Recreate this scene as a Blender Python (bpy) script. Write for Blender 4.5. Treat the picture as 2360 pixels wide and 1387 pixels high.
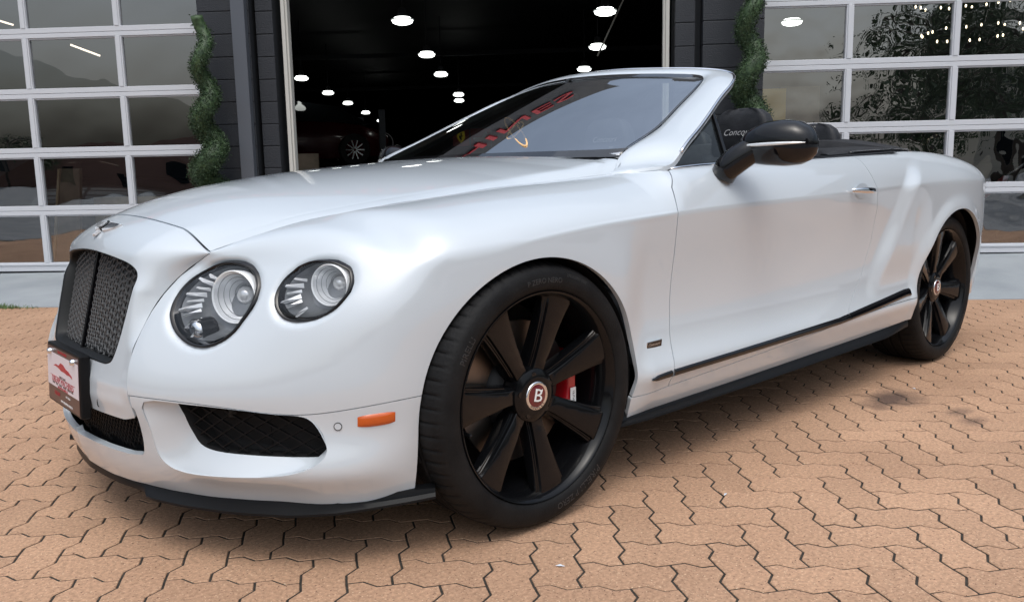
import bpy, bmesh, math, random
import numpy as np
from mathutils import Matrix, Vector
random.seed(7); rng = np.random.default_rng(7)
for o in list(bpy.data.objects): bpy.data.objects.remove(o)
S = bpy.context.scene
COL = S.collection
R = math.radians
# ------------------------------------------------------------------ camera
cam = bpy.data.cameras.new('camera'); camo = bpy.data.objects.new('camera', cam); COL.objects.link(camo)
CYAW, CPIT, CROL = -2.3084, -0.1516, -0.0193
_fw = Vector((math.cos(CYAW)*math.cos(CPIT), math.sin(CYAW)*math.cos(CPIT), math.sin(CPIT)))
_rt = _fw.cross(Vector((0, 0, 1))).normalized(); _up = _rt.cross(_fw)
_r2 = _rt*math.cos(CROL)+_up*math.sin(CROL); _u2 = -_rt*math.sin(CROL)+_up*math.cos(CROL)
camo.matrix_world = Matrix(((_r2.x, _u2.x, -_fw.x, 1.5104), (_r2.y, _u2.y, -_fw.y, 2.4869), (_r2.z, _u2.z, -_fw.z, 0.9522), (0, 0, 0, 1)))
cam.sensor_width = 36; cam.sensor_fit = 'HORIZONTAL'; cam.lens = 36*1927.7611/2360
cam.clip_start = .05; cam.clip_end = 2000
S.camera = camo
# ------------------------------------------------------------------ sky, sun, exposure
SUN_EL, SUN_AZ = 64, 55         # azimuth measured from +X towards +Y
W = bpy.data.worlds.new('World'); S.world = W; W.use_nodes = True
wn = W.node_tree; wn.nodes.clear()
sky = wn.nodes.new('ShaderNodeTexSky'); sky.sky_type = 'NISHITA'; sky.sun_disc = False
sky.sun_elevation = R(SUN_EL); sky.sun_rotation = R(90-SUN_AZ)
sky.air_density = 1.4; sky.dust_density = 6.0; sky.ozone_density = 1.0
hs = wn.nodes.new('ShaderNodeHueSaturation'); hs.inputs['Saturation'].default_value = .62
bg = wn.nodes.new('ShaderNodeBackground'); bg.inputs['Strength'].default_value = .128
wo = wn.nodes.new('ShaderNodeOutputWorld')
wn.links.new(sky.outputs[0], hs.inputs['Color']); tcw = wn.nodes.new('ShaderNodeTexCoord'); mpw = wn.nodes.new('ShaderNodeMapping'); mpw.inputs['Scale'].default_value = (1, 1, 2.6)
cn = wn.nodes.new('ShaderNodeTexNoise'); cn.inputs['Scale'].default_value = 2.2; cn.inputs['Detail'].default_value = 6; cn.inputs['Roughness'].default_value = .55
cr = wn.nodes.new('ShaderNodeValToRGB'); cr.color_ramp.elements[0].position = .36; cr.color_ramp.elements[1].position = .66; cr.color_ramp.elements[0].color = (.80, .86, .92, 1); cr.color_ramp.elements[1].color = (1.08, 1.14, 1.20, 1)
cm = wn.nodes.new('ShaderNodeMix'); cm.data_type = 'RGBA'; cm.blend_type = 'MULTIPLY'; cm.inputs[0].default_value = 1
wn.links.new(tcw.outputs['Generated'], mpw.inputs[0]); wn.links.new(mpw.outputs[0], cn.inputs['Vector']); wn.links.new(cn.outputs['Fac'], cr.inputs[0])
wn.links.new(hs.outputs[0], cm.inputs[6]); wn.links.new(cr.outputs[0], cm.inputs[7]); sx = wn.nodes.new('ShaderNodeSeparateXYZ'); wn.links.new(tcw.outputs['Generated'], sx.inputs[0])
zr = wn.nodes.new('ShaderNodeMapRange'); zr.inputs['To Min'].default_value = .86; zr.inputs['To Max'].default_value = 2.1; wn.links.new(sx.outputs['Z'], zr.inputs[0])   # overcast skies are brightest overhead
zs = wn.nodes.new('ShaderNodeVectorMath'); zs.operation = 'SCALE'; wn.links.new(cm.outputs[2], zs.inputs[0]); wn.links.new(zr.outputs[0], zs.inputs['Scale']); wn.links.new(zs.outputs[0], bg.inputs[0]); wn.links.new(bg.outputs[0], wo.inputs[0])
sl = bpy.data.lights.new('sun', 'SUN'); sl.energy = .6; sl.angle = R(130); sl.color = (1, .99, .98)
so = bpy.data.objects.new('sun', sl); COL.objects.link(so)
so.rotation_euler = Vector((-math.cos(R(SUN_AZ))*math.cos(R(SUN_EL)), -math.sin(R(SUN_AZ))*math.cos(R(SUN_EL)), -math.sin(R(SUN_EL)))).to_track_quat('-Z', 'Y').to_euler()
S.view_settings.view_transform = 'Standard'; S.view_settings.look = 'None'
S.view_settings.exposure = -0.36; S.view_settings.gamma = 1; S.view_settings.use_curve_mapping = False
S.render.engine = 'CYCLES'
S.cycles.max_bounces = 8; S.cycles.transparent_max_bounces = 16
# ------------------------------------------------------------------ helpers
def nt(mat): return mat.node_tree.nodes, mat.node_tree.links
def mat(name, col, rough=.5, metal=0, coat=0, coatr=.03, spec=.5, emit=None, es=1, trans=0, ior=1.45, alpha=1, sheen=0):
    m = bpy.data.materials.new(name); m.use_nodes = True
    b = m.node_tree.nodes['Principled BSDF']
    b.inputs['Base Color'].default_value = (*col, 1); b.inputs['Roughness'].default_value = rough
    b.inputs['Metallic'].default_value = metal; b.inputs['Coat Weight'].default_value = coat
    b.inputs['Coat Roughness'].default_value = coatr; b.inputs['Specular IOR Level'].default_value = spec
    b.inputs['IOR'].default_value = ior; b.inputs['Transmission Weight'].default_value = trans
    if emit: b.inputs['Emission Color'].default_value = (*emit, 1); b.inputs['Emission Strength'].default_value = es
    return m
def noise_col(m, c1, c2, scale=8, lo=.35, hi=.65, detail=5, bump=0, bscale=None, rough=None, coord='Object'):
    n, l = nt(m); b = n['Principled BSDF']
    tc = n.new('ShaderNodeTexCoord'); t = n.new('ShaderNodeTexNoise'); t.inputs['Scale'].default_value = scale; t.inputs['Detail'].default_value = detail
    r = n.new('ShaderNodeValToRGB'); r.color_ramp.elements[0].position = lo; r.color_ramp.elements[1].position = hi
    r.color_ramp.elements[0].color = (*c1, 1); r.color_ramp.elements[1].color = (*c2, 1)
    l.new(tc.outputs[coord], t.inputs['Vector']); l.new(t.outputs['Fac'], r.inputs['Fac']); l.new(r.outputs[0], b.inputs['Base Color'])
    if bump:
        t2 = n.new('ShaderNodeTexNoise'); t2.inputs['Scale'].default_value = bscale or scale*6; t2.inputs['Detail'].default_value = 4
        bp = n.new('ShaderNodeBump'); bp.inputs['Strength'].default_value = bump; bp.inputs['Distance'].default_value = .01
        l.new(tc.outputs[coord], t2.inputs['Vector']); l.new(t2.outputs['Fac'], bp.inputs['Height']); l.new(bp.outputs[0], b.inputs['Normal'])
    return m
def thin_glass(name, tint=(1, 1, 1), refl=1.0, ior=1.5, wave=0, wscale=1.2, mincl=0.0):
    m = bpy.data.materials.new(name); m.use_nodes = True; n, l = nt(m); n.clear()
    o = n.new('ShaderNodeOutputMaterial'); mx = n.new('ShaderNodeMixShader'); tr = n.new('ShaderNodeBsdfTransparent'); gl = n.new('ShaderNodeBsdfGlossy')
    gl.inputs['Roughness'].default_value = 0.0; gl.inputs['Color'].default_value = (refl, refl, refl, 1); tr.inputs['Color'].default_value = (*tint, 1)
    fr = n.new('ShaderNodeFresnel'); fr.inputs['IOR'].default_value = ior
    mr = n.new('ShaderNodeMapRange'); mr.inputs['To Min'].default_value = mincl; mr.inputs['To Max'].default_value = 1
    l.new(fr.outputs[0], mr.inputs['Value']); l.new(mr.outputs[0], mx.inputs[0])
    l.new(tr.outputs[0], mx.inputs[1]); l.new(gl.outputs[0], mx.inputs[2]); l.new(mx.outputs[0], o.inputs['Surface'])
    if wave:
        tc = n.new('ShaderNodeTexCoord'); t = n.new('ShaderNodeTexNoise'); t.inputs['Scale'].default_value = wscale; t.inputs['Detail'].default_value = 1.5
        bp = n.new('ShaderNodeBump'); bp.inputs['Strength'].default_value = 1; bp.inputs['Distance'].default_value = wave
        l.new(tc.outputs['Object'], t.inputs['Vector']); l.new(t.outputs['Fac'], bp.inputs['Height']); l.new(bp.outputs[0], gl.inputs['Normal']); l.new(bp.outputs[0], fr.inputs['Normal'])
    return m
def mesh(name, V, F, smooth=False, N=None):
    me = bpy.data.meshes.new(name); me.from_pydata([tuple(map(float, v)) for v in V], [], [tuple(map(int, f)) for f in F]); me.update()
    if smooth or N is not None: me.polygons.foreach_set('use_smooth', [True]*len(me.polygons))
    if N is not None: me.normals_split_custom_set_from_vertices([tuple(map(float, v)) for v in N])
    return me
def link(name, me, m=None, parent=None, mw=None, **kw):
    o = bpy.data.objects.new(name, me); COL.objects.link(o)
    if m is not None and me is not None and not me.materials: me.materials.append(m)
    if parent is not None: o.parent = parent
    if mw is not None: o.matrix_local = mw
    for k, v in kw.items(): o[k] = v
    return o
def empty(name, loc=(0, 0, 0), mw=None, parent=None, **kw):
    o = bpy.data.objects.new(name, None); COL.objects.link(o); o.location = loc; o.empty_display_size = .2
    if mw is not None: o.matrix_world = mw
    if parent is not None: o.parent = parent
    for k, v in kw.items(): o[k] = v
    return o
class MB:
    """collects shapes into one mesh"""
    def __init__(s): s.V = []; s.F = []
    def add(s, V, F):
        b = len(s.V); s.V += [tuple(v) for v in V]; s.F += [tuple(b+i for i in f) for f in F]; return s
    def box(s, x0, x1, y0, y1, z0, z1):
        return s.add([(x0, y0, z0), (x1, y0, z0), (x1, y1, z0), (x0, y1, z0), (x0, y0, z1), (x1, y0, z1), (x1, y1, z1), (x0, y1, z1)],
                     [(0, 3, 2, 1), (4, 5, 6, 7), (0, 1, 5, 4), (1, 2, 6, 5), (2, 3, 7, 6), (3, 0, 4, 7)])
    def bar(s, a, b, w, h=None, up=(0, 0, 1)):
        a = Vector(a); b = Vector(b); d = (b-a).normalized(); u = Vector(up)
        x = d.cross(u)
        if x.length < 1e-4: x = d.cross(Vector((1, 0, 0)))
        x.normalize(); y = x.cross(d).normalized(); h = h or w
        c = [(-.5, -.5), (.5, -.5), (.5, .5), (-.5, .5)]
        V = [a+x*w*i+y*h*j for i, j in c]+[b+x*w*i+y*h*j for i, j in c]
        return s.add([tuple(v) for v in V], [(3, 2, 1, 0), (4, 5, 6, 7), (0, 1, 5, 4), (1, 2, 6, 5), (2, 3, 7, 6), (3, 0, 4, 7)])
    def tube(s, pts, r, n=8, closed=False):
        P = [Vector(p) for p in pts]; k = len(P); rr = r if hasattr(r, '__len__') else [r]*k
        V = []; F = []; pn = None
        for i, p in enumerate(P):
            t = (P[(i+1) % k]-P[i-1]) if closed else (P[min(i+1, k-1)]-P[max(i-1, 0)])
            t.normalize()
            if pn is None:
                pn = t.cross(Vector((0, 0, 1)));
                if pn.length < 1e-3: pn = t.cross(Vector((1, 0, 0)))
            pn = (pn-t*pn.dot(t)).normalized(); b = t.cross(pn)
            for j in range(n):
                a = 2*math.pi*j/n; V.append(tuple(p+(pn*math.cos(a)+b*math.sin(a))*rr[i]))
        for i in range(k if closed else k-1):
            for j in range(n):
                i2 = (i+1) % k; F.append((i*n+j, i*n+(j+1) % n, i2*n+(j+1) % n, i2*n+j))
        if not closed: F.append(tuple(range(n))[::-1]); F.append(tuple((k-1)*n+j for j in range(n)))
        return s.add(V, F)
    def lathe(s, prof, n=48, axis='y', a0=0, a1=2*math.pi):
        """prof: (radius, axial)"""
        full = abs(a1-a0-2*math.pi) < 1e-6; m = n if full else n+1; V = []; F = []; k = len(prof)
        for i in range(m):
            a = a0+(a1-a0)*i/n; c, q = math.cos(a), math.sin(a)
            for r, y in prof:
                V.append({'y': (r*c, y, r*q), 'z': (r*c, r*q, y), 'x': (y, r*c, r*q)}[axis])
        for i in range(n):
            for j in range(k-1):
                i2 = (i+1) % m; F.append((i*k+j, i*k+j+1, i2*k+j+1, i2*k+j))
        return s.add(V, F)
    def ball(s, c, rx, ry=None, rz=None, n=12, m=8):
        ry = ry or rx; rz = rz or rx; V = []; F = []
        for i in range(m+1):
            t = math.pi*i/m
            for j in range(n):
                a = 2*math.pi*j/n; V.append((c[0]+rx*math.sin(t)*math.cos(a), c[1]+ry*math.sin(t)*math.sin(a), c[2]+rz*math.cos(t)))
        for i in range(m):
            for j in range(n): F.append((i*n+j, (i+1)*n+j, (i+1)*n+(j+1) % n, i*n+(j+1) % n))
        return s.add(V, F)
    def prism(s, poly, f, d0, d1):
        """poly in 2D, f maps (u,v,d)->xyz"""
        n = len(poly); V = [f(u, v, d0) for u, v in poly]+[f(u, v, d1) for u, v in poly]
        F = [tuple(range(n))[::-1], tuple(range(n, 2*n))]+[(i, (i+1) % n, n+(i+1) % n, n+i) for i in range(n)]
        return s.add(V, F)
    def out(s, name, m=None, parent=None, smooth=False, mw=None, angle=None, bevel=0, recalc=True, me_only=False, **kw):
        me = mesh(name, s.V, s.F, smooth or angle is not None)
        if recalc or bevel:
            bm = bmesh.new(); bm.from_mesh(me)
            if smooth or angle is not None: bmesh.ops.remove_doubles(bm, verts=bm.verts, dist=1e-6)
            if recalc: bmesh.ops.recalc_face_normals(bm, faces=bm.faces)
            if bevel: bmesh.ops.bevel(bm, geom=[e for e in bm.edges if e.is_manifold and e.calc_face_angle(0) > .5], offset=bevel, segments=2, affect='EDGES', profile=.5)
            bm.to_mesh(me); bm.free()
        if smooth or angle is not None: me.polygons.foreach_set('use_smooth', [True]*len(me.polygons))
        if angle is not None: me.set_sharp_from_angle(angle=R(angle))
        if me_only: return me
        return link(name, me, m, parent, mw, **kw)
def text_geo(txt, size=1.0, depth=.01, font_shear=0, sx=1, res=2):
    c = bpy.data.curves.new('t', 'FONT'); c.body = txt; c.size = size; c.extrude = depth/2; c.resolution_u = res; c.align_x = 'CENTER'; c.align_y = 'CENTER'; c.shear = font_shear
    o = bpy.data.objects.new('t', c); COL.objects.link(o)
    bpy.context.view_layer.update()
    me = bpy.data.meshes.new_from_object(o.evaluated_get(bpy.context.evaluated_depsgraph_get()))
    V = [(v.co.x*sx, v.co.y, v.co.z) for v in me.vertices]; F = [tuple(p.vertices) for p in me.polygons]
    bpy.data.objects.remove(o); bpy.data.curves.remove(c); bpy.data.meshes.remove(me)
    return V, F
def frame(o, x, y, z=None):
    x = Vector(x).normalized(); y = Vector(y); y = (y-x*y.dot(x)).normalized(); z = x.cross(y)
    return Matrix(((x.x, y.x, z.x, o[0]), (x.y, y.y, z.y, o[1]), (x.z, y.z, z.z, o[2]), (0, 0, 0, 1)))
# ================================================================== MATERIALS
M = {}
M['door_white'] = mat('door_white', (.58, .60, .64), .35, coat=.3)
M['block_paint'] = noise_col(mat('block_paint', (.02, .022, .028), .55), (.017, .02, .026), (.027, .03, .037), 3, bump=.5, bscale=90)
M['mortar_paint'] = mat('mortar_paint', (.012, .014, .018), .7)
M['steel_grey'] = mat('steel_grey', (.10, .11, .13), .45, metal=.2)
M['track_white'] = mat('track_white', (.55, .54, .50), .4)
M['dark'] = mat('dark', (.004, .004, .006), .6)
M['inside_wall'] = mat('inside_wall', (.03, .032, .036), .8)
M['inside_floor'] = mat('inside_floor', (.05, .05, .055), .25)
M['apron'] = noise_col(mat('apron', (.4, .4, .4), .75), (.25, .275, .295), (.33, .355, .375), 2.2, .3, .7, bump=.25, bscale=60)
M['asphalt'] = noise_col(mat('asphalt', (.06, .06, .06), .85), (.17, .18, .19), (.23, .24, .25), 1.5, bump=.4, bscale=120)
M['pane'] = thin_glass('pane', (.80, .84, .84), refl=1, ior=1.6, wave=.004, wscale=1.7, mincl=.21)
M['pane_right'] = thin_glass('pane_right', (.80, .82, .80), refl=1, ior=1.6, wave=.007, wscale=2.6, mincl=.25)
M['lamp'] = mat('lamp', (1, 1, 1), .5, emit=(.96, 1, .95), es=7)
M['lamp_housing'] = mat('lamp_housing', (.6, .6, .6), .5, emit=(.9, 1, .95), es=.35)
M['bulb'] = mat('bulb', (1, .9, .7), .5, emit=(1, .84, .6), es=6)
M['tube'] = mat('tube', (1, .9, .8), .5, emit=(1, .82, .66), es=3)
M['wood'] = noise_col(mat('wood', (.4, .28, .16), .7), (.48, .35, .21), (.68, .52, .34), 5, bump=.2)
M['dark_wood'] = noise_col(mat('dark_wood', (.1, .07, .05), .7), (.20, .155, .11), (.32, .25, .18), 5, bump=.2)
M['paper'] = mat('paper', (.62, .65, .70), .7)
M['yellow'] = noise_col(mat('yellow', (.55, .38, .05), .6), (.75, .48, .05), (.9, .62, .08), 3)
M['leaf'] = noise_col(mat('leaf', (.05, .09, .04), .5), (.02, .045, .018), (.07, .12, .05), 30)
M['hedge'] = noise_col(mat('hedge', (.05, .09, .04), .55, spec=.4), (.012, .030, .012), (.06, .10, .045), 34, .35, .68)
M['leaf_tree'] = noise_col(mat('leaf_tree', (.04, .07, .03), .5), (.03, .055, .02), (.07, .10, .04), 9)
M['bark'] = mat('bark', (.08, .06, .045), .8)
M['pot'] = mat('pot', (.05, .05, .055), .5)
M['grass'] = mat('grass', (.10, .16, .05), .6)
M['beige'] = noise_col(mat('beige', (.5, .44, .34), .8), (.50, .45, .36), (.58, .52, .42), .5)
M['grey_house'] = mat('grey_house', (.22, .22, .22), .8)
M['brick_far'] = mat('brick_far', (.22, .12, .09), .8)
M['roof'] = mat('roof', (.09, .08, .08), .8)
M['red_sign'] = mat('red_sign', (.36, .015, .025), .4)
M['white_sign'] = mat('white_sign', (.8, .8, .8), .4)
M['red_paint'] = mat('red_paint', (.07, .003, .006), .25, coat=.6)
M['black_paint'] = mat('black_paint', (.006, .007, .008), .15, coat=1)
M['rubber_dark'] = mat('rubber_dark', (.012, .012, .012), .6)
M['alloy'] = mat('alloy', (.55, .56, .58), .25, metal=1)
M['green_paint'] = mat('green_paint', (.01, .02, .018), .2, coat=1)
M['glass_dark'] = mat('glass_dark', (.01, .012, .014), .05)
M['red_cloth'] = mat('red_cloth', (.40, .03, .04), .5)
# pavers: sandy terracotta with speckle, oil stains that belong to the place
def paver_mat():
    m = mat('paver', (.45, .27, .18), .82, spec=.25); n, l = nt(m); b = n['Principled BSDF']
    g = n.new('ShaderNodeNewGeometry'); oi = n.new('ShaderNodeObjectInfo')
    def noise(sc, det=3):
        t = n.new('ShaderNodeTexNoise'); t.inputs['Scale'].default_value = sc; t.inputs['Detail'].default_value = det; l.new(g.outputs['Position'], t.inputs['Vector']); return t
    def ramp(src, stops):
        r = n.new('ShaderNodeValToRGB'); e = r.color_ramp.elements
        while len(e) < len(stops): e.new(.5)
        for i, (p, c) in enumerate(stops): e[i].position = p; e[i].color = (*c, 1)
        l.new(src, r.inputs[0]); return r
    def mix(f, a, c, mode='MIX'):
        x = n.new('ShaderNodeMix'); x.data_type = 'RGBA'; x.blend_type = mode
        for s_, v in ((0, f), (6, a), (7, c)):
            if isinstance(v, (int, float)): x.inputs[s_].default_value = v
            elif isinstance(v, tuple): x.inputs[s_].default_value = (*v, 1)
            else: l.new(v, x.inputs[s_])
        return x.outputs[2]
    big = ramp(noise(1.6, 4).outputs['Fac'], [(.3, (.415, .250, .158)), (.7, (.52, .322, .207))])
    mid = ramp(noise(95, 5).outputs['Fac'], [(.3, (.74, .74, .74)), (.7, (1.20, 1.20, 1.20))])
    c = mix(1.0, big.outputs[0], mid.outputs[0], 'MULTIPLY')
    vr = n.new('ShaderNodeMapRange'); vr.inputs['To Min'].default_value = .91; vr.inputs['To Max'].default_value = 1.06; l.new(oi.outputs['Random'], vr.inputs[0])
    cb = n.new('ShaderNodeCombineColor'); [l.new(vr.outputs[0], cb.inputs[i]) for i in range(3)]
    c = mix(1.0, c, cb.outputs[0], 'MULTIPLY')
    dk = ramp(noise(150, 2).outputs['Fac'], [(.635, (0, 0, 0)), (.70, (1, 1, 1))]); c = mix(dk.outputs[0], c, (.13, .065, .05))
    lt = ramp(noise(190, 2).outputs['Fac'], [(.650, (0, 0, 0)), (.71, (1, 1, 1))]); c = mix(lt.outputs[0], c, (.72, .55, .38))
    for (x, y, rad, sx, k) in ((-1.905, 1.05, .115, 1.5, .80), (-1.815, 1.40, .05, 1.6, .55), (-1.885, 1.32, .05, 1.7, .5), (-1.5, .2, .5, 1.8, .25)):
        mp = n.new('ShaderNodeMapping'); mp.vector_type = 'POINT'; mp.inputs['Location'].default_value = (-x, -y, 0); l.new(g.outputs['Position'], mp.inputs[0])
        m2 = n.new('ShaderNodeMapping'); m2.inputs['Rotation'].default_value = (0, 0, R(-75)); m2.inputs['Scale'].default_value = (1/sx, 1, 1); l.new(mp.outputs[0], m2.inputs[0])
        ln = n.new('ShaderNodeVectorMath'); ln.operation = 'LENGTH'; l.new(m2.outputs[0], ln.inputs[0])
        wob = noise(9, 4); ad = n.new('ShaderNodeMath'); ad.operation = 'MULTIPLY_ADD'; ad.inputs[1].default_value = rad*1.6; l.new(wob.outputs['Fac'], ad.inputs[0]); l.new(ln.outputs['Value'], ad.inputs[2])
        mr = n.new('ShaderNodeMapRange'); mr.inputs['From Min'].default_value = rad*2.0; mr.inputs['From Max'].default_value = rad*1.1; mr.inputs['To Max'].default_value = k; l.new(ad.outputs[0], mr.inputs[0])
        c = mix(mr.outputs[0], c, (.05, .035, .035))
    l.new(c, b.inputs['Base Color'])
    bp = n.new('ShaderNodeBump'); bp.inputs['Strength'].default_value = .5; bp.inputs['Distance'].default_value = .002
    l.new(noise(260, 3).outputs['Fac'], bp.inputs['Height']); l.new(bp.outputs[0], b.inputs['Normal'])
    return m
M['paver'] = paver_mat()
M['joint_sand'] = noise_col(mat('joint_sand', (.04, .035, .028), .95), (.02, .018, .014), (.05, .042, .034), 60)
# ================================================================== SITE FRAME
PSI = -0.8094; WD = Vector((math.cos(PSI), math.sin(PSI), 0)); WN = Vector((-math.sin(PSI), math.cos(PSI), 0)); D = -4.7784
BX, BY = -WD, -WN; BO = WN*D
BM = Matrix(((BX.x, BY.x, 0, BO.x), (BX.y, BY.y, 0, BO.y), (0, 0, 1, 0), (0, 0, 0, 1)))   # x right, y into the building, z up
def at(x, y, z=0, rz=0, s=1): return BM @ Matrix.Translation((x, y, z)) @ Matrix.Rotation(rz, 4, 'Z') @ Matrix.Scale(s, 4)
def bt(name, mb, m, label, cat, group=None, **kw):
    o = mb.out(name, m, mw=kw.pop('mw', BM), **kw); o['label'] = label; o['category'] = cat
    if group: o['group'] = group
    return o
# ---- ground
g = MB(); g.add([tuple(BM @ Vector((x, y, -.03))) for x, y in ((-300, -300), (300, -300), (300, 300), (-300, 300))], [(0, 1, 2, 3)])
link('ground', mesh('ground', g.V, g.F), M['asphalt'], kind='structure')
# ---- pavement with interlocking zigzag pavers
S0 = Vector((-.0529, 1.4844, 0)); E1 = Vector((-.0766, .0807, 0)); E2 = Vector((-.0827, -.0883, 0))
pv = MB(); pv.add([tuple(BM @ Vector((x, y, -.0024))) for x, y in ((-8.1, -7.75), (7.2, -7.75), (7.2, -1.30), (-8.1, -1.30))], [(0, 1, 2, 3)])
pavement = link('pavement', mesh('pavement', pv.V, pv.F), M['joint_sand'], kind='structure')
def pl(i, k): return E1*i+E2*k
def hseg(i, k, fwd=True):
    p = [(i, k), (i+.34, k+.095), (i+.68, k-.082)]
    return p if fwd else [(i+1, k), (i+.68, k-.082), (i+.34, k+.095)]
def vseg(i, k, fwd=True):
    p = [(i, k), (i-.082, k+.34), (i+.10, k+.67)]
    return p if fwd else [(i, k+1), (i+.10, k+.67), (i-.082, k+.34)]
def outline(kind):
    if kind == 'H': o = hseg(-1, 0)+hseg(0, 0)+vseg(1, 0)+hseg(0, 1, False)+hseg(-1, 1, False)+vseg(-1, 0, False)
    else: o = hseg(0, 0)+vseg(1, 0)+vseg(1, 1)+hseg(0, 2, False)+vseg(0, 1, False)+vseg(0, 0, False)
    return [pl(*q) for q in o]
def inset(P, d):
    n = len(P); out = []; A = sum(P[i].x*P[(i+1) % n].y-P[(i+1) % n].x*P[i].y for i in range(n)); sg = 1 if A > 0 else -1
    for i in range(n):
        a = (P[i]-P[i-1]).normalized(); b = (P[(i+1) % n]-P[i]).normalized()
        na = Vector((-a.y, a.x, 0))*sg; nb = Vector((-b.y, b.x, 0))*sg; m_ = (na+nb)
        out.append(P[i]+m_/(m_.length_squared)*2*d)
    return out
PM = {}
for kind in 'HV':
    o = outline(kind); a = inset(o, .0026); b = inset(o, .0042); n = len(o)
    V = [(p.x, p.y, -.012) for p in a]+[(p.x, p.y, -.0018) for p in inset(o, .0029)]+[(p.x, p.y, 0) for p in b]
    F = [(i, (i+1) % n, n+(i+1) % n, n+i) for i in range(n)]+[(n+i, n+(i+1) % n, 2*n+(i+1) % n, 2*n+i) for i in range(n)]+[tuple(range(2*n, 3*n))]
    me = mesh('paver', V, F); bm = bmesh.new(); bm.from_mesh(me); bmesh.ops.recalc_face_normals(bm, faces=bm.faces)
    if bm.faces[-1].normal.z < 0: bmesh.ops.reverse_faces(bm, faces=bm.faces)
    bm.to_mesh(me); bm.free(); me.materials.append(M['paver']); me.materials.append(M['joint_sand']); PM[kind] = me
    for q in range(n): me.polygons[q].material_index = 1
CP = Vector((1.5104, 2.4869, .9522)); BI = BM.inverted()
fw = Vector(_fw); cand = []
for i in range(-95, 75):
    for k in range(-55, 45):
        kd = 'H' if (k-i) % 4 == 2 else ('V' if (k-i) % 4 == 0+0 and False else None)
        if (k-i) % 4 == 2: kd = 'H'; c = S0+pl(i, k+.5)
        elif (k+1-i) % 4 == 1: kd = 'V'; c = S0+pl(i+.5, k+1)
        else: continue
        q = BI @ c
        if not (-8 < q.x < 7.1 and -7.65 < q.y < -1.40): continue
        d = c-CP; z = d.dot(fw)
        vis = -1
        if z > .2:
            u = d.dot(_r2)/z*.8168; v = d.dot(_u2)/z*.8168
            if abs(u) < .56 and abs(v) < .34:
                vis = 1/z
                # hidden under the car body (its outline on the ground, slightly shrunk)
                if -3.5 < c.x < .55 and -.9 < c.y < .35: vis = -1
        cand.append((vis, kd, i, k))
cand.sort(key=lambda t: -t[0])
near = cand[:300]; rest = cand[300:]
for vis, kd, i, k in near:
    o = bpy.data.objects.new('paver', PM[kd]); COL.objects.link(o); o.parent = pavement
    o.location = S0+pl(i, k)+Vector((0, 0, random.uniform(-.0006, .0004))); o.rotation_euler = (random.gauss(0, .0016), random.gauss(0, .0016), 0)
V = []; F = []
for vis, kd, i, k in rest:
    me = PM[kd]; b = len(V); o = S0+pl(i, k); dz = random.uniform(-.0006, .0004)
    V += [(v.co.x+o.x, v.co.y+o.y, v.co.z+dz) for v in me.vertices]; F += [tuple(b+j for j in p.vertices) for p in me.polygons]
pf = mesh('paver_field', V, F); pf.materials.append(M['paver']); pf.materials.append(M['joint_sand']); mi = []
for vis, kd, i, k in rest: mi += [p.material_index for p in PM[kd].polygons]
pf.polygons.foreach_set('material_index', mi); link('paver_field', pf, None, pavement, kind='stuff')
# ---- concrete apron rising to the doors
a = MB(); xs = np.linspace(-9, 9, 10); V = []
for x in xs:
    zt = .15+.0083*x
    V += [(x, -1.50, -.05), (x, -1.50, .004), (x, -.02, zt-.012), (x, 1.0, zt-.012)]
F = []
for i in range(9):
    for j in range(3): F.append((i*4+j, i*4+j+1, i*4+5+j, i*4+4+j))
o = link('concrete_apron', mesh('a', [tuple(BM @ Vector(v)) for v in V], F), M['apron'], kind='structure')
def dz(x): return .15+.0083*x
# ---- grass tuft growing in the joint
V = []; F = []
for j in range(700):
    x = random.gauss(-3.72, .20); y = -1.52+random.gauss(0, .03); h = random.uniform(.015, .05)*math.exp(-((x+3.72)/.35)**2); a_ = random.uniform(0, 6.3); w = .003
    if abs(x+3.72) > .48: continue
    b = len(V); V += [(x-w*math.cos(a_), y-w*math.sin(a_), 0), (x+w*math.cos(a_), y+w*math.sin(a_), 0), (x+random.gauss(0, .02), y+random.gauss(0, .02), h)]; F.append((b, b+1, b+2))
link('grass', mesh('grass', V, F), M['grass'], mw=BM, label='green weeds growing along the joint between pavers and apron', kind='stuff')
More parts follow.
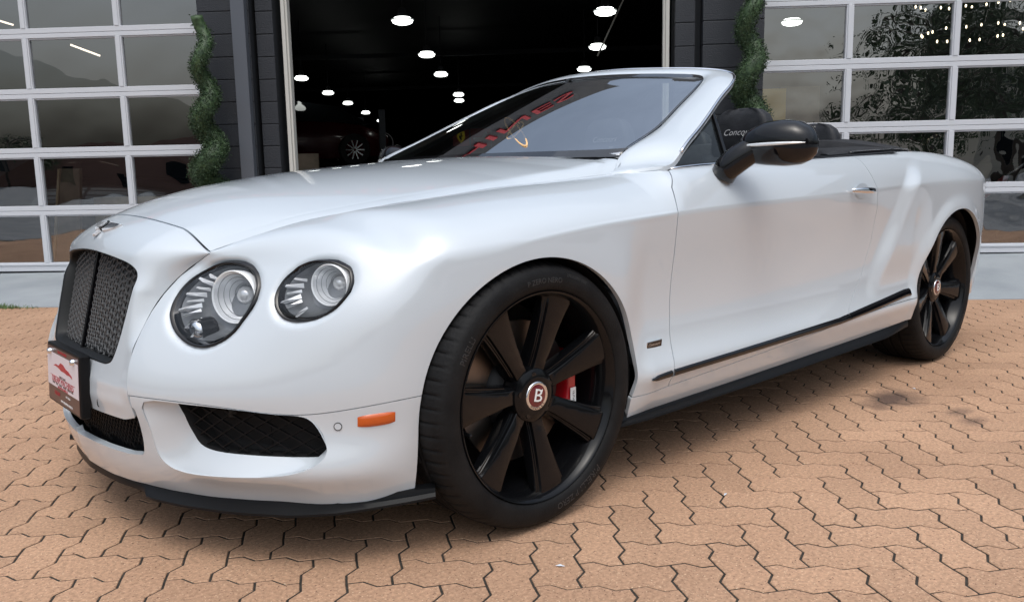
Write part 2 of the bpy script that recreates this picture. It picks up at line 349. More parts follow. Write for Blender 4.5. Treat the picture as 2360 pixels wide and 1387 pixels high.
# ================================================================== GARAGE DOORS
def pane_mesh(w, h):
    return mesh('pane', [(0, 0, 0), (w, 0, 0), (w, 0, h), (0, 0, h)], [(0, 1, 2, 3)])
def garage_door(x0, ncol, label, ztop4, zb, gm, xoff):
    d = empty('garage_door', mw=BM, label=label, category='garage door')
    w = .8805; h = .533; W_ = .062; x1 = x0+ncol*w
    rows = [ztop4+h*j for j in range(0, 7)]              # top edges of the rails
    # bottom rail, meeting rails (two stepped extrusions each), top rail
    MBs = MB().box(x0-.03, x1+.05, -.025, .025, zb, rows[0]).box(x0-.03, x1+.05, -.034, -.025, rows[0]-.028, rows[0]-.006)
    MBs.out('bottom_rail', M['door_white'], d, bevel=.003)
    rm = MB().box(x0-.03, x1+.05, -.025, .025, -.046, 0).box(x0-.03, x1+.05, -.025, .025, -.088, -.049).box(x0-.03, x1+.05, -.012, .02, -.100, -.088).out('rail', M['door_white'], bevel=.003, me_only=True); rm.materials.append(M['door_white'])
    for z in rows[1:]: link('rail', rm, None, d, Matrix.Translation((0, 0, z)))
    hh = h-.088
    sm_ = MB().box(0, W_, -.022, .022, 0, hh).box(.012, W_-.012, -.03, -.022, 0, hh).out('stile', None, bevel=.003, me_only=True); sm_.materials.append(M['door_white'])
    pm = pane_mesh(w-W_, hh); pm.materials.append(gm)
    for j in range(6):
        for i in range(ncol+1): link('stile', sm_, None, d, Matrix.Translation((x0+i*w, 0, rows[j])))
        for i in range(ncol):
            p = link('pane', pm, None, d, Matrix.Translation((x0+i*w+W_, .004, rows[j])) @ Matrix.Rotation(random.gauss(0, .004), 4, 'Z') @ Matrix.Rotation(random.gauss(0, .003), 4, 'X'))
    return d
garage_door(-4.221-.8805*2, 4, 'large white glazed garage door left of the open bay', .199, .118, M['pane'], 0)
garage_door(3.11-.8805, 4, 'large white glazed garage door right of the open bay', .264, .186, M['pane_right'], 0)
# ================================================================== BLOCK WALLS
BH = .194; BL = .394
def block_mesh(w):
    return MB().box(0, w-.006, 0, .09, 0, BH-.007).out('block', None, bevel=.004, me_only=True)
def block_wall(x0, x1, y, label, seed, z0=.02):
    d = empty('block_wall', mw=BM, label=label, category='wall')
    MB().box(x0+.004, x1-.004, y+.006, y+.30, -.05, 6.9 if False else 3.30).out('mortar_core', M['mortar_paint'], d)
    cache = {}
    nr = int((3.3-z0)/BH)
    for r in range(nr):
        x = x0; first = True
        while x < x1-.02:
            wv = x1-x; first = False
            k = round(wv, 3)
            if k not in cache: cache[k] = block_mesh(k); cache[k].materials.append(M['block_paint'])
            link('block', cache[k], None, d, Matrix.Translation((x, y-random.uniform(0, .002), z0+r*BH)))
            x += wv
    return d
zo = 1.042-.194*5
block_wall(-2.50, -2.03, -.16, 'black painted block wall between left garage door and open bay', 1, zo+.0)
block_wall(-2.00, -1.84, -.10, 'narrow black block pier beside the white track on the left of the open bay', 2, zo)
block_wall(1.66, 1.835, -.10, 'narrow black block pier just right of the open bay', 3, zo-.015)
block_wall(1.885, 2.40, -.16, 'black painted block wall behind the right spiral topiary', 4, zo-.015)
g = MB().box(1.835, 1.885, -.02, .1, 0, 3.3); bt('corner_recess', g, M['mortar_paint'], 'dark vertical recess between the two block piers right of the bay', 'recess')
p = MB().box(-2.165, -2.045, -.24, -.228, .0, 3.3).box(-2.165, -2.157, -.228, -.165, 0, 3.3).box(-2.053, -2.045, -.228, -.165, 0, 3.3)
bt('steel_post', p, M['steel_grey'], 'grey steel channel post fixed to the black wall left of the open bay', 'post', bevel=.002)
for x0, nm in ((-1.79, 'white vertical door track on the left edge of the open bay'), (1.588, 'white vertical door track on the right edge of the open bay')):
    bt('door_track', MB().box(x0, x0+.032, -.04, .02, 0, 3.3).box(x0-.02 if x0 > 0 else x0+.032, x0 if x0 > 0 else x0+.052, -.02, .06, 0, 3.3), M['track_white'], nm, 'door track', 'door tracks of the open bay', bevel=.004)
# upper facade (above the picture, seen only in reflections), with lettering
u = MB().box(-9.0, 9.0, -.17, .25, 3.405, 4.62); bt('upper_facade', u, M['block_paint'], 'black upper facade of the building above the doors', 'wall')
u = MB().box(-9.0, -5.95, -.17, .25, 0, 3.40).box(5.83, 9.0, -.17, .25, 0, 3.40); bt('end_wall', u, M['block_paint'], 'black end walls beyond the garage doors', 'wall')
# showroom shell
def quad(*p): return MB().add(p, [tuple(range(len(p)))])
sh = MB().add([(-14, 0.31, 0.06), (14, .31, .06), (14, 44, .06), (-14, 44, .06)], [(0, 1, 2, 3)]); o = sh.out('showroom_floor', M['inside_floor'], mw=BM); o['kind'] = 'structure'
sh = MB().add([(-14, .31, 4.4), (14, .31, 4.4), (14, 44, 4.4), (-14, 44, 4.4)], [(0, 3, 2, 1)]).add([(-14, 44, 0), (14, 44, 0), (14, 44, 4.4), (-14, 44, 4.4)], [(0, 1, 2, 3)]).add([(-14, .26, 0), (-14, 44, 0), (-14, 44, 4.4), (-14, .26, 4.4)], [(0, 1, 2, 3)]).add([(14, .26, 0), (14, 44, 0), (14, 44, 4.4), (14, .26, 4.4)], [(0, 3, 2, 1)])
o = sh.out('showroom_walls', M['dark'], mw=BM, recalc=False); o['kind'] = 'structure'
o = MB().box(2.9, 3.0, 4.0, 6, 0, 4.3).box(-13, -3.7, 5.0, 5.1, 0, 4.3).box(3.0, 12, 6, 6.1, 0, 4.3).out('partition_wall', M['inside_wall'], mw=BM); o['label'] = 'dark partition walls behind the two glazed doors'; o['category'] = 'wall'
o = MB().box(-14, 14, 14, 14.12, 3.9, 4.0).box(-14, 14, 22, 22.12, 3.9, 4.0).box(3.6, 3.7, .3, 44, 3.8, 3.9).out('ceiling_beam', M['inside_wall'], mw=BM); o['label'] = 'dark beams under the showroom ceiling'; o['category'] = 'beam'
# ---- high bay lamps
lm_lens = MB().lathe([(.0, -.02), (.10, -.02), (.145, .0), (.155, .035), (.115, .075), (.0, .08)], 24, 'z').out('lens', None, smooth=True, me_only=True); lm_lens.materials.append(M['lamp'])
lm_rim = MB().lathe([(.158, .028), (.168, .034), (.165, .046), (.156, .046)], 24, 'z').out('rim', None, smooth=True, me_only=True); lm_rim.materials.append(M['lamp_housing'])
lm_h = MB().lathe([(0, .20), (.05, .20), (.07, .10), (.09, .075)], 16, 'z').box(-.008, .008, -.008, .008, .2, 1.3).out('housing', None, angle=40, me_only=True); lm_h.materials.append(M['dark'])
LAMPS = [(-1.45, 3.83, 'topmost round ceiling lamp on the left side of the open bay'), (-1.67, 7.03, 'ceiling lamp second from the top in the middle row'), (-1.87, 9.91, 'third ceiling lamp of the middle row'),
 (1.22, 3.65, 'large ceiling lamp at the top right of the open bay'), (1.22, 6.72, 'ceiling lamp half hidden by the diagonal pole'), (1.05, 9.71, 'ceiling lamp just above the windscreen header of the car'),
 (-4.79, 9.92, 'nearest lamp of the long left row beside the white track'), (-5.14, 13.06, 'second lamp of the long left row'), (-5.45, 16.07, 'third lamp of the long left row'), (-5.84, 19.73, 'fourth lamp of the long left row'), (-6.30, 23.92, 'last lamp of the long left row above the star sign'),
 (-2.10, 14.38, 'upper of the two close lamps left of the windscreen'), (-2.32, 16.15, 'lower of the two close lamps left of the windscreen'), (3.89, 4.9, 'round lamp glowing behind the top pane of the right garage door')]
for x, y, lb in LAMPS:
    e = empty('ceiling_lamp', mw=at(x, y, 2.95), label=lb, category='lamp', group='ceiling lamps in the showroom')
    for nm, me in (('lens', lm_lens), ('rim', lm_rim), ('housing', lm_h)): link(nm, me, None, e, Matrix.Scale(.9, 4))
bt('diagonal_pole', MB().tube([(1.15, 4.6, 2.55), (1.95, 4.6, 4.2)], .012), M['track_white'], 'thin diagonal pole hanging near the right ceiling lamps', 'pole')
bt('tube_lamp', MB().bar((-5.561, 3, 2.666), (-5.191, 3, 2.522), .022), M['tube'], 'slanting strip light behind the second row of the left door', 'strip light', 'strip lights behind the left door')
bt('tube_lamp', MB().bar((-6.521, 3, 3.004), (-6.298, 3, 2.933), .022), M['tube'], 'strip light at the far left edge behind the left door', 'strip light', 'strip lights behind the left door')
BULBS = [(5.207, 2.963), (5.283, 2.956), (5.387, 2.942), (5.512, 2.938), (5.652, 2.939), (5.814, 2.949), (5.969, 2.961), (6.129, 2.982), (6.283, 3.004), (6.421, 3.021), (5.291, 2.598), (5.308, 2.587), (5.361, 2.624), (5.457, 2.653), (5.586, 2.682), (5.492, 2.522), (5.617, 2.518), (5.909, 2.715), (6.086, 2.731), (6.247, 2.732), (6.393, 2.727), (6.501, 2.719), (6.543, 2.647), (5.915, 2.531), (6.076, 2.548), (6.231, 2.565), (6.364, 2.594)]
e = empty('chandelier', mw=BM, label='ring chandeliers of small warm bulbs behind the top right panes', category='chandelier')
bm_ = MB().ball((0, 0, 0), .012, .012, .021, 8, 6).out('bulb', None, smooth=True, me_only=True); bm_.materials.append(M['bulb'])
for x, z in BULBS: link('bulb', bm_, None, e, Matrix.Translation((x, 4+random.uniform(-.1, .1), z)))
MB().tube([(x, 4.0, z-.03) for x, z in BULBS[:10]], .006, 5).tube([(x, 4.0, z-.03) for x, z in BULBS[17:23]], .006, 5).out('wire', M['dark'], e)
# ---- things behind the left door
e = empty('timber_board', mw=BM, label='wide timber board leaning behind the lower left panes', category='board')
MB().prism([(-4.73, 1.09), (-4.52, 1.09), (-4.62, .08), (-4.89, .08)], lambda u_, v_, d_: (u_, 1.2+d_, v_), 0, .05).out('board', M['dark_wood'], e); MB().prism([(-4.755, 1.09), (-4.732, 1.09), (-4.892, .08), (-4.92, .08)], lambda u_, v_, d_: (u_, 1.18+d_, v_), 0, .06).out('edge_batten', M['wood'], e)
e = empty('wooden_crate', mw=BM, label='pale wooden crate with papers taped on it behind the left door', category='crate')
MB().box(-4.60, -2.9, 1.62, 2.4, .08, .76).out('panel', M['wood'], e)
for (x0, x1, z0, z1) in ((-4.62, -2.9, .69, .77), (-4.62, -4.50, .08, .69), (-4.50, -2.9, .08, .17)): MB().box(x0, x1, 1.58, 1.62, z0, z1).out('batten', M['wood'], e, bevel=.003)
for (x0, x1, z0, z1) in ((-4.40, -4.24, .30, .68), (-4.18, -3.9, .34, .68)): MB().box(x0, x1, 1.573, 1.579, z0, z1).out('paper_sheet', M['paper'], e)
MB().prism([(-4.345, .49), (-4.28, .49), (-4.28, .57), (-4.312, .61), (-4.345, .57)], lambda u_, v_, d_: (u_, 1.570+d_, v_), 0, .002).out('printed_arrow', M['dark'], e)
bt('poster_board', MB().box(-3.9, -2.5, 3.2, 3.24, .3, 1.25), M['dark_wood'], 'dark brown board standing deep behind the left door', 'board')
bt('yellow_panel', MB().box(2.60, 3.0, 1.5, 1.55, .8, 1.765), M['yellow'], 'ochre yellow panel behind the right door next to the topiary', 'panel')
bt('curtain_panel', MB().box(3.0, 3.4, 1.7, 1.75, .3, 1.8), M['dark_wood'], 'brown panel beside the yellow one behind the right door', 'panel')
e = empty('floor_jack', mw=BM, label='red handled floor jack leaning behind the lower right panes', category='jack')
MB().tube([(4.9, 2, .22), (5.097, 2, .474), (5.30, 2, .62), (5.50, 2, .80)], .035).out('arm', M['red_cloth'], e, smooth=True); MB().tube([(5.50, 2, .80), (5.85, 2, 1.08)], .022).out('handle', M['alloy'], e, smooth=True); MB().box(4.7, 5.1, 1.9, 2.1, .08, .22).out('base', M['dark'], e, bevel=.02)
# ---- simple parked cars for the showroom (body lofted from stations, glasshouse, four wheels)
def small_car(mw, paint, label, sc=1):
    e = empty('parked_car', mw=mw, label=label, category='car')
    st = [(-2.15, .62, .30, .62, .60), (-2.05, .80, .22, .80, .72), (-1.5, .88, .18, .88, .85), (-.8, .90, .16, .90, .92), (0, .90, .16, .90, .93), (.7, .90, .16, .90, .90), (1.3, .88, .18, .86, .80), (1.9, .78, .20, .70, .68), (2.12, .55, .28, .45, .55)]
    V = []; F = []; n = 0
    for x, w, zb, wt, zt in st:
        ring = [(w*.92, zb), (w, (zb+zt)*.45), (w, (zb+zt)*.62), (wt*.86, zt), (0, zt+.05), (-wt*.86, zt), (-w, (zb+zt)*.62), (-w, (zb+zt)*.45), (-w*.92, zb)]
        V += [(x, y, z) for y, z in ring]; n = len(ring)
    for i in range(len(st)-1):
        for j in range(n): F.append((i*n+j, i*n+(j+1) % n, (i+1)*n+(j+1) % n, (i+1)*n+j))
    F += [tuple(range(n)), tuple(range((len(st)-1)*n, len(st)*n))]
    MB().add(V, F).out('body', paint, e, angle=50)
    V = []; F = []
    for x, w, zb, wt, zt in [(-1.75, .70, .86, .55, .88), (-1.1, .80, .9, .58, 1.24), (-.3, .82, .92, .6, 1.34), (.3, .80, .92, .58, 1.28), (1.0, .74, .86, .6, .88)]:
        V += [(x, w, zb), (x, wt, zt), (x, -wt, zt), (x, -w, zb)]
    for i in range(4):
        for j in range(3): F.append((i*4+j, i*4+j+1, i*4+5+j, i*4+4+j))
    MB().add(V, F).out('glasshouse', M['glass_dark'], e, smooth=True)
    for x in (-1.35, 1.35):
        for s_ in (-1, 1):
            w = MB().lathe([(.19, -.10), (.31, -.10), (.335, -.07), (.335, .07), (.31, .10), (.2, .10)], 24).out('tyre', M['rubber_dark'], e, angle=40, mw=Matrix.Translation((x, s_*.82, .335)))
            r = MB().lathe([(.20, .10), (.20, .02), (.215, .1)], 20)
            for k in range(10):
                a_ = k*math.pi/5; r.bar((.03*math.cos(a_), .09*s_, .03*math.sin(a_)), (.2*math.cos(a_), .10*s_, .2*math.sin(a_)), .025, up=(0, 1, 0))
            r.out('rim', M['alloy'], w)
    for s_ in (-1, 1): MB().ball((1.98, s_*.58, .62), .10, .13, .06).out('headlight', M['alloy'], e, smooth=True)
    return e
small_car(at(-5.35, 10.2, 1.16, R(205)), M['red_paint'], 'dark red sports car raised on a lift beside the left track of the open bay')
small_car(at(-4.5, 8.6, .06, R(20)), M['green_paint'], 'black car parked underneath the raised red one')
small_car(at(-3.3, 13.5, .06, R(200)), M['black_paint'], 'black car deep in the showroom below the star sign')
small_car(at(-5.9, 3.6, .08, R(200)), M['black_paint'], 'black car behind the lower left panes of the left door')
small_car(at(5.6, 3.9, .08, R(175)), M['black_paint'], 'black car behind the lower panes of the right door')
e = empty('car_lift', mw=at(-5.35, 10.2, 0, R(205)), label='steel two post car lift carrying the red car', category='car lift')
MB().box(-2.2, 2.2, -1.0, 1.0, 1.08, 1.15).out('platform', M['steel_grey'], e)
for x in (-1.9, 1.9):
    for y in (-1.12, 1.12): MB().box(x-.06, x+.06, y-.06, y+.06, .06, 2.3).out('post', M['steel_grey'], e)
# star emblem sign on its round frame
e = empty('star_sign', mw=at(-4.15, 14.5, 1.80, 0), label='dim round sign with a three pointed star at the back of the showroom', category='sign')
rg = MB().lathe([(.255, -.012), (.275, -.012), (.275, .012), (.255, .012), (.255, -.012)], 40); M['star_grey'] = mat('star_grey', (.25, .25, .26), .4, emit=(.5, .5, .52), es=.03); rg.out('ring', M['star_grey'], e, smooth=True)  # faint emission added so the sign shows in the dark showroom
st = MB()
for k in range(3):
    a_ = math.pi/2+k*2*math.pi/3; c, s_ = math.cos(a_), math.sin(a_)
    st.add([(.26*c, 0, .26*s_), (.035*math.cos(a_+1.05), 0, .035*math.sin(a_+1.05)), (0, -.02, 0), (.035*math.cos(a_-1.05), 0, .035*math.sin(a_-1.05))], [(0, 1, 2), (0, 2, 3)])
st.out('star', M['star_grey'], e)
# banners with emblems seen through the windscreen
e = empty('shield_banner', mw=BM, label='dark red banner with a yellow horse shield behind the windscreen', category='banner')
MB().box(-1.40, -1.09, 8, 8.03, 1.46, 1.76).out('cloth', M['red_cloth'], e)
M['shield_y'] = mat('shield_y', (.8, .6, .02), .5, emit=(.8, .6, .05), es=.25)  # slight glow added to the printed shield so it stays visible
MB().prism([(-1.31, 1.72), (-1.18, 1.72), (-1.17, 1.62), (-1.20, 1.56), (-1.245, 1.51), (-1.29, 1.56), (-1.32, 1.62)], lambda u_, v_, d_: (u_, 7.99+d_, v_), 0, .008).out('shield', M['shield_y'], e)
HORSE = [(-1.26, 1.54), (-1.255, 1.58), (-1.275, 1.60), (-1.285, 1.64), (-1.27, 1.66), (-1.262, 1.64), (-1.25, 1.655), (-1.252, 1.68), (-1.262, 1.685), (-1.24, 1.70), (-1.222, 1.695), (-1.225, 1.67), (-1.232, 1.645), (-1.205, 1.655), (-1.212, 1.635), (-1.236, 1.62), (-1.24, 1.60), (-1.222, 1.58), (-1.24, 1.57)]
MB().prism(HORSE, lambda u_, v_, d_: (u_, 7.982+d_, v_), 0, .008).out('horse', M['dark'], e)
e = empty('framed_banner', mw=BM, label='framed red and white banner beside the shield banner', category='banner')
MB().box(-1.08, -.69, 8, 8.02, 1.45, 1.78).out('cloth', M['red_cloth'], e); MB().prism([(-1.03, 1.60), (-.86, 1.62), (-.78, 1.72), (-.72, 1.60), (-.80, 1.55), (-.98, 1.53)], lambda u_, v_, d_: (u_, 7.99+d_, v_), 0, .008).out('print', M['white_sign'], e)
MB().box(-1.09, -1.07, 7.98, 8.0, 1.44, 1.79).box(-.70, -.68, 7.98, 8.0, 1.44, 1.79).box(-1.07, -.70, 7.98, 8.0, 1.77, 1.79).out('frame', M['steel_grey'], e)
# ---- spiral topiaries
def topiary(x, y, ztop, zbot, r0, turns, ph, label, n=22000):
    e = empty('topiary', mw=at(x, y, dz(x)-.01), label=label, category='topiary', group='spiral topiaries')
    MB().lathe([(0, 0), (.14, 0), (.18, .34), (.16, .34), (.15, .30), (0, .30)], 24, 'z').out('pot', M['pot'], e, angle=40)
    MB().tube([(0, 0, .3), (0, 0, ztop-.1)], .014).out('trunk', M['bark'], e)
    V = []; F = []; H = ztop-zbot; core = []
    for i in range(90):
        t = i/89; z = zbot+H*t; a_ = ph+turns*2*math.pi*t; off = r0*.44*(1-t*.7)
        core.append((off*math.cos(a_), off*math.sin(a_), z))
    rad = [r0*.70*(1-.55*i/89)*(.92 if i > 4 else .6) for i in range(90)]
    MB().tube(core, [r_*.84 for r_ in rad], 12).out('inner_foliage', M['leaf'], e, smooth=True)
    for q in range(n):
        i = int(random.triangular(0, 89, 30)); c = Vector(core[i]); v = Vector((random.gauss(0, 1), random.gauss(0, 1), random.gauss(0, 1))).normalized()
        p = c+v*rad[i]*(random.uniform(.80, 1.08) if random.random() < .9 else random.uniform(1.05, 1.28)); s_ = random.uniform(.009, .015)
        u_ = v.cross(Vector((random.gauss(0, 1), random.gauss(0, 1), random.gauss(0, 1)))).normalized(); w_ = (v*random.uniform(.3, 1)+v.cross(u_)*random.uniform(-1, 1)).normalized()
        b = len(V); V += [tuple(p-u_*s_*.5), tuple(p+w_*s_*.8-u_*s_*.15), tuple(p+w_*s_*1.5), tuple(p+u_*s_*.5+w_*s_*.5)]; F.append((b, b+1, b+2, b+3))
    link('leaf_mass', mesh('leaf_mass', V, F), M['hedge'], e, kind='stuff')
topiary(-2.37, -.40, 2.20, .34, .20, 4.2, 2.0, 'spiral topiary left of the open bay beside the grey steel post')
topiary(2.23, -.40, 2.60, .34, .205, 4.8, 0.6, 'spiral topiary at the black wall left of the right garage door')
# ---- lettering on the upper facade (seen mirrored in bonnet and windscreen)
V, F = text_geo('DREAM MACHINES', .50, .06, sx=1.35)
bt('facade_sign', MB().add([(x-2.60, -.20-z, y+4.12) for x, y, z in V], F), M['red_sign'], 'red letters of the sign high on the black facade', 'sign', recalc=False)
# ---- across the yard, mirrored in paint and glass
def building(x0, x1, y0, y1, h, m_, label, nw, nf, roof=0):
    e = empty('far_building', mw=BM, label=label, category='building')
    MB().box(x0, x1, y0, y1, -.03, h).out('wall', m_, e)
    if roof: MB().add([(x0-.3, y0-.3, h), (x1+.3, y0-.3, h), (x1+.3, y1+.3, h), (x0-.3, y1+.3, h), (x0, (y0+y1)/2, h+roof), (x1, (y0+y1)/2, h+roof)], [(0, 1, 5, 4), (2, 3, 4, 5), (1, 2, 5), (3, 0, 4)]).out('roof', M['roof'], e)
    wm = MB().box(0, 1.1, 0, .05, 0, 1.3).out('window', None, me_only=True); wm.materials.append(M['glass_dark'])
    for f in range(nf):
        for i in range(nw): link('window', wm, None, e, Matrix.Translation((x0+(i+.3)*(x1-x0)/nw, y1, 1.0+f*2.8)))
building(21, 44, -44, -36, 8.0, M['beige'], 'beige two storey building across the yard', 7, 2)
building(2, 14, -62, -54, 3.2, M['grey_house'], 'grey house with a pitched roof across the yard', 4, 1, 1.2)
building(-52, -26, -62, -54, 3.4, M['brick_far'], 'brick building across the yard on the left', 6, 1)
building(52, 70, -30, -18, 6.5, M['grey_house'], 'grey building at the far right of the yard', 5, 2, 1.5)
def tree(x, y, h, rc, label, nl=5200, droop=.3):
    e = empty('tree', mw=at(x, y, -.03), label=label, category='tree', group='trees across the yard')
    MB().tube([(0, 0, 0), (.05, .02, h*.3), (0, .1, h*.6), (0, 0, h*.85)], [.18, .14, .09, .03], 8).out('trunk', M['bark'], e, smooth=True)
    br = MB(); V = []; F = []
    for b_ in range(34):
        a_ = random.uniform(0, 6.28); z0 = h*random.uniform(.32, .85); L = rc*random.uniform(.6, 1.05)*(1-.4*(z0/h-.3)); pts = []
        for i in range(7):
            t = i/6; pts.append(Vector((L*t*math.cos(a_+.3*t), L*t*math.sin(a_+.3*t), z0+h*.16*t-droop*h*.25*t*t)))
        br.tube([tuple(p) for p in pts], [.05*(1-.8*i/6) for i in range(7)], 5)
        for q in range(nl//34):
            t = random.uniform(.15, 1)*6; i = min(int(t), 5); p = pts[i].lerp(pts[i+1], t-i)+Vector((random.gauss(0, .28), random.gauss(0, .28), random.gauss(-.05, .22)))
            d_ = Vector((random.gauss(0, .6), random.gauss(0, .6), -random.uniform(.2, 1))).normalized(); s_ = random.uniform(.08, .16); u_ = d_.cross(Vector((random.gauss(0, 1), random.gauss(0, 1), .2))).normalized()
            b = len(V); V += [tuple(p), tuple(p+d_*s_*.5+u_*s_*.22), tuple(p+d_*s_*1.2), tuple(p+d_*s_*.5-u_*s_*.22)]; F.append((b, b+1, b+2, b+3))
    br.out('branches', M['bark'], e, smooth=True); link('crown', mesh('crown', V, F), M['leaf_tree'], e, kind='stuff')
tree(9.5, -14, 5.6, 3.0, 'leafy tree across the yard in front of the beige building', 9000, .9)
tree(17, -26, 7.5, 4.2, 'tall tree across the yard right of the leafy one', 9000, .7)
tree(-8, -52, 5.0, 3.2, 'tree across the yard before the grey house')
tree(-22, -50, 4.5, 3.0, 'small tree across the yard on the left')
tree(27, -33, 6, 3.6, 'tree at the corner of the beige building')
tree(-40, -52, 5, 3.5, 'broad tree at the far left of the yard')
# ================================================================== CAR BODY SURFACE
def lerp(x,xs,ys): return np.interp(x,xs,ys)
def sm(t): t=np.clip(t,0,1); return t*t*(3-2*t)
def nspline(t,Y,tq):
    # natural cubic spline, Y (n,...)
    t=np.asarray(t,float);Y=np.asarray(Y,float);n=len(t);h=np.diff(t)
    A=np.zeros((n,n));R=np.zeros((n,)+Y.shape[1:])
    A[0,0]=A[-1,-1]=1
    for i in range(1,n-1):
        A[i,i-1]=h[i-1];A[i,i]=2*(h[i-1]+h[i]);A[i,i+1]=h[i]
        R[i]=6*((Y[i+1]-Y[i])/h[i]-(Y[i]-Y[i-1])/h[i-1])
    M=np.linalg.solve(A,R.reshape(n,-1)).reshape(R.shape)
    tq=np.asarray(tq,float);k=np.clip(np.searchsorted(t,tq)-1,0,n-2)
    sh=(len(tq),)+(1,)*(Y.ndim-1)
    a=((t[k+1]-tq)/h[k]).reshape(sh);b=((tq-t[k])/h[k]).reshape(sh);hh=h[k].reshape(sh)
    return a*Y[k]+b*Y[k+1]+((a**3-a)*M[k]+(b**3-b)*M[k+1])*hh*hh/6
def cs(x,xs,ys):
    xs=np.asarray(xs,float);ys=np.asarray(ys,float)
    o=np.argsort(xs);return nspline(xs[o],ys[o],np.atleast_1d(x))
ARX,ARZ,ARR=[0.0,-2.746],[.362,.362],[.378,.382]
# ---- side functions
def yc_(x): return cs(x,[.36,.2,0,-.2,-.45,-.9,-1.5,-2.0,-2.35,-2.6,-2.8,-3.0,-3.2,-3.38,-3.5],
                        [.892,.924,.944,.952,.954,.956,.954,.948,.940,.940,.942,.932,.91,.87,.82])
def zc_(x): return cs(x,[.36,.2,0,-.2,-.4,-.6,-1.2,-1.9,-2.4,-2.8,-3.2,-3.5],
                        [.73,.755,.785,.805,.817,.826,.842,.858,.87,.875,.86,.84])
def y9_(x): return lerp(x,[-3.5,-3.38,-3.2,-3.0,-2.6,-2.2,-1.9,-.66,-.60,-.55,-.5,-.33,-.156,0,.15,.29],
                          [.60,.66,.73,.78,.82,.84,.85,.862,.85,.79,.742,.72,.70,.68,.655,.62])
def z9_(x): return cs(x,[-3.5,-3.38,-3.2,-3.0,-2.6,-2.2,-1.9,-1.2,-.66,-.5,-.33,-.156,0,.15,.29],
                          [.945,.965,.985,1.0,1.016,1.010,1.0,.977,.956,.943,.931,.919,.905,.889,.872])
LZ=[.20,.26,.31,.345,.39,.44,.52,.62,.72,.80]
LY=[-.048,-.014,.004,.015,.001,-.016,-.027,-.023,-.010,0]
def zb_(x): return lerp(x,[-3.5,-3.3,-2.4,-2.0,-.4,.36],[.30,.27,.262,.252,.226,.18])
def bumps(x,z,y):
    # haunch behind a slanted ridge
    xr=np.interp(z,[.42,.55,.7,.85,.95,1.02],[-1.86,-1.95,-2.06,-2.14,-2.26,-2.45])
    w=sm((xr-x)/.13)*sm((z-.36)/.25)*(1-sm((z-.86)/.15))
    y=y+.030*w*(1-sm((-3.05-x)/.35))
    for ax,az,ar,amp,wd in ((0,.362,.372,.007,.15),(-2.746,.362,.384,.014,.075)):
        d=np.hypot(x-ax,z-az)-ar
        y=y+amp*(1-sm(d/wd))*(z<1)
    return y
def side_col(x,n1=44,n2=28):
    yc=float(yc_(x)[0]);zc=float(zc_(x)[0]);y9=float(y9_(x));z9=float(z9_(x)[0]);zb=float(zb_(x))
    s=np.linspace(0,1,n1,endpoint=False);z=zb+(zc-zb)*s
    zn=.20+(z-zb)/(zc-zb)*.60+0*z
    # keep the flare at its absolute height
    wl=sm((-.30-x)/.15)*sm((x+2.45)/.15)
    L=cs(np.clip(z+(.80-zc)*sm((z-.45)/.3),.2,.8),LZ,LY)
    Lf=-.03*(1-sm((z-.2)/.25))-.012*(1-sm((z-.35)/.35))
    if x<-2.3: Lf=Lf-.0*z
    y=yc+wl*L+(1-wl)*Lf
    a=np.stack([x+0*z,bumps(x,z,y),z],1)
    th=np.linspace(0,math.pi/2,n2+1)
    b=lerp(x,[-3.5,-2.9,-2.3,-1.9,-.7,-.4,0,.36],[.1,.2,.5,.88,.9,.8,.35,.05])
    e=np.stack([yc-(yc-y9)*(1-np.cos(th)),zc+(z9-zc)*np.sin(th)],1)
    r=th/(math.pi/2)
    l=np.stack([yc-(yc-y9)*(.72*r+.28*r**3),zc+(z9-zc)*(1-(1-r)**1.4)],1)
    q=(1-b)*e+b*l
    ybase=bumps(x,q[:,1],q[:,0])
    c=np.stack([x+0*r,ybase,q[:,1]],1)
    return np.vstack([a,c])
# ---- nose table: y, then x at z levels
NZ=[.17,.21,.25,.33,.43,.54,.65,.73]
NT={0:[.870,.885,.895,.905,.905,.87,.79,.72],.2:[.848,.865,.875,.885,.89,.86,.78,.71],.36:[.80,.822,.835,.85,.868,.835,.762,.700],
 .45:[.762,.785,.803,.81,.825,.787,.716,.655],.56:[.70,.727,.760,.750,.757,.722,.655,.598],.68:[.612,.640,.674,.660,.663,.64,.59,.535],
 .78:[.525,.555,.590,.573,.572,.560,.52,.465]}
R9={0:(.70,0,.80),.2:(.69,.2,.79),.36:(.675,.40,.775),.45:(.655,.437,.775),.56:(.60,.472,.797),.68:(.535,.512,.82),.78:(.455,.553,.842)}
def nose_col(y,n1=44,n2=28):
    T=NT[y];z=.17+(.73-.17)*np.linspace(0,1,n1,endpoint=False)
    x=cs(z,NZ,T);a=np.stack([x,y+0*z,z],1)
    p6=np.array([T[-1],y,.73]);p9=np.array(R9[y])
    th=np.linspace(0,math.pi/2,n2+1)[:,None]
    # the nose leans back: start tangent continues the slope of the face
    sl=np.array([(T[-1]-T[-2])/.08,0,1.]);sl/=np.linalg.norm(sl)
    d=p9-p6
    hL=np.linalg.norm(d)
    tt=np.linspace(0,1,n2+1)[:,None]
    t0=sl*hL*1.25;t1=np.array([d[0]*1.2-.02,d[1]*1.2,.25*d[2]])
    c=(2*tt**3-3*tt**2+1)*p6+(tt**3-2*tt**2+tt)*t0+(-2*tt**3+3*tt**2)*p9+(tt**3-tt**2)*t1
    return np.vstack([a,c])
def mid_col(y,x):  # corner columns given explicit lists
    pass
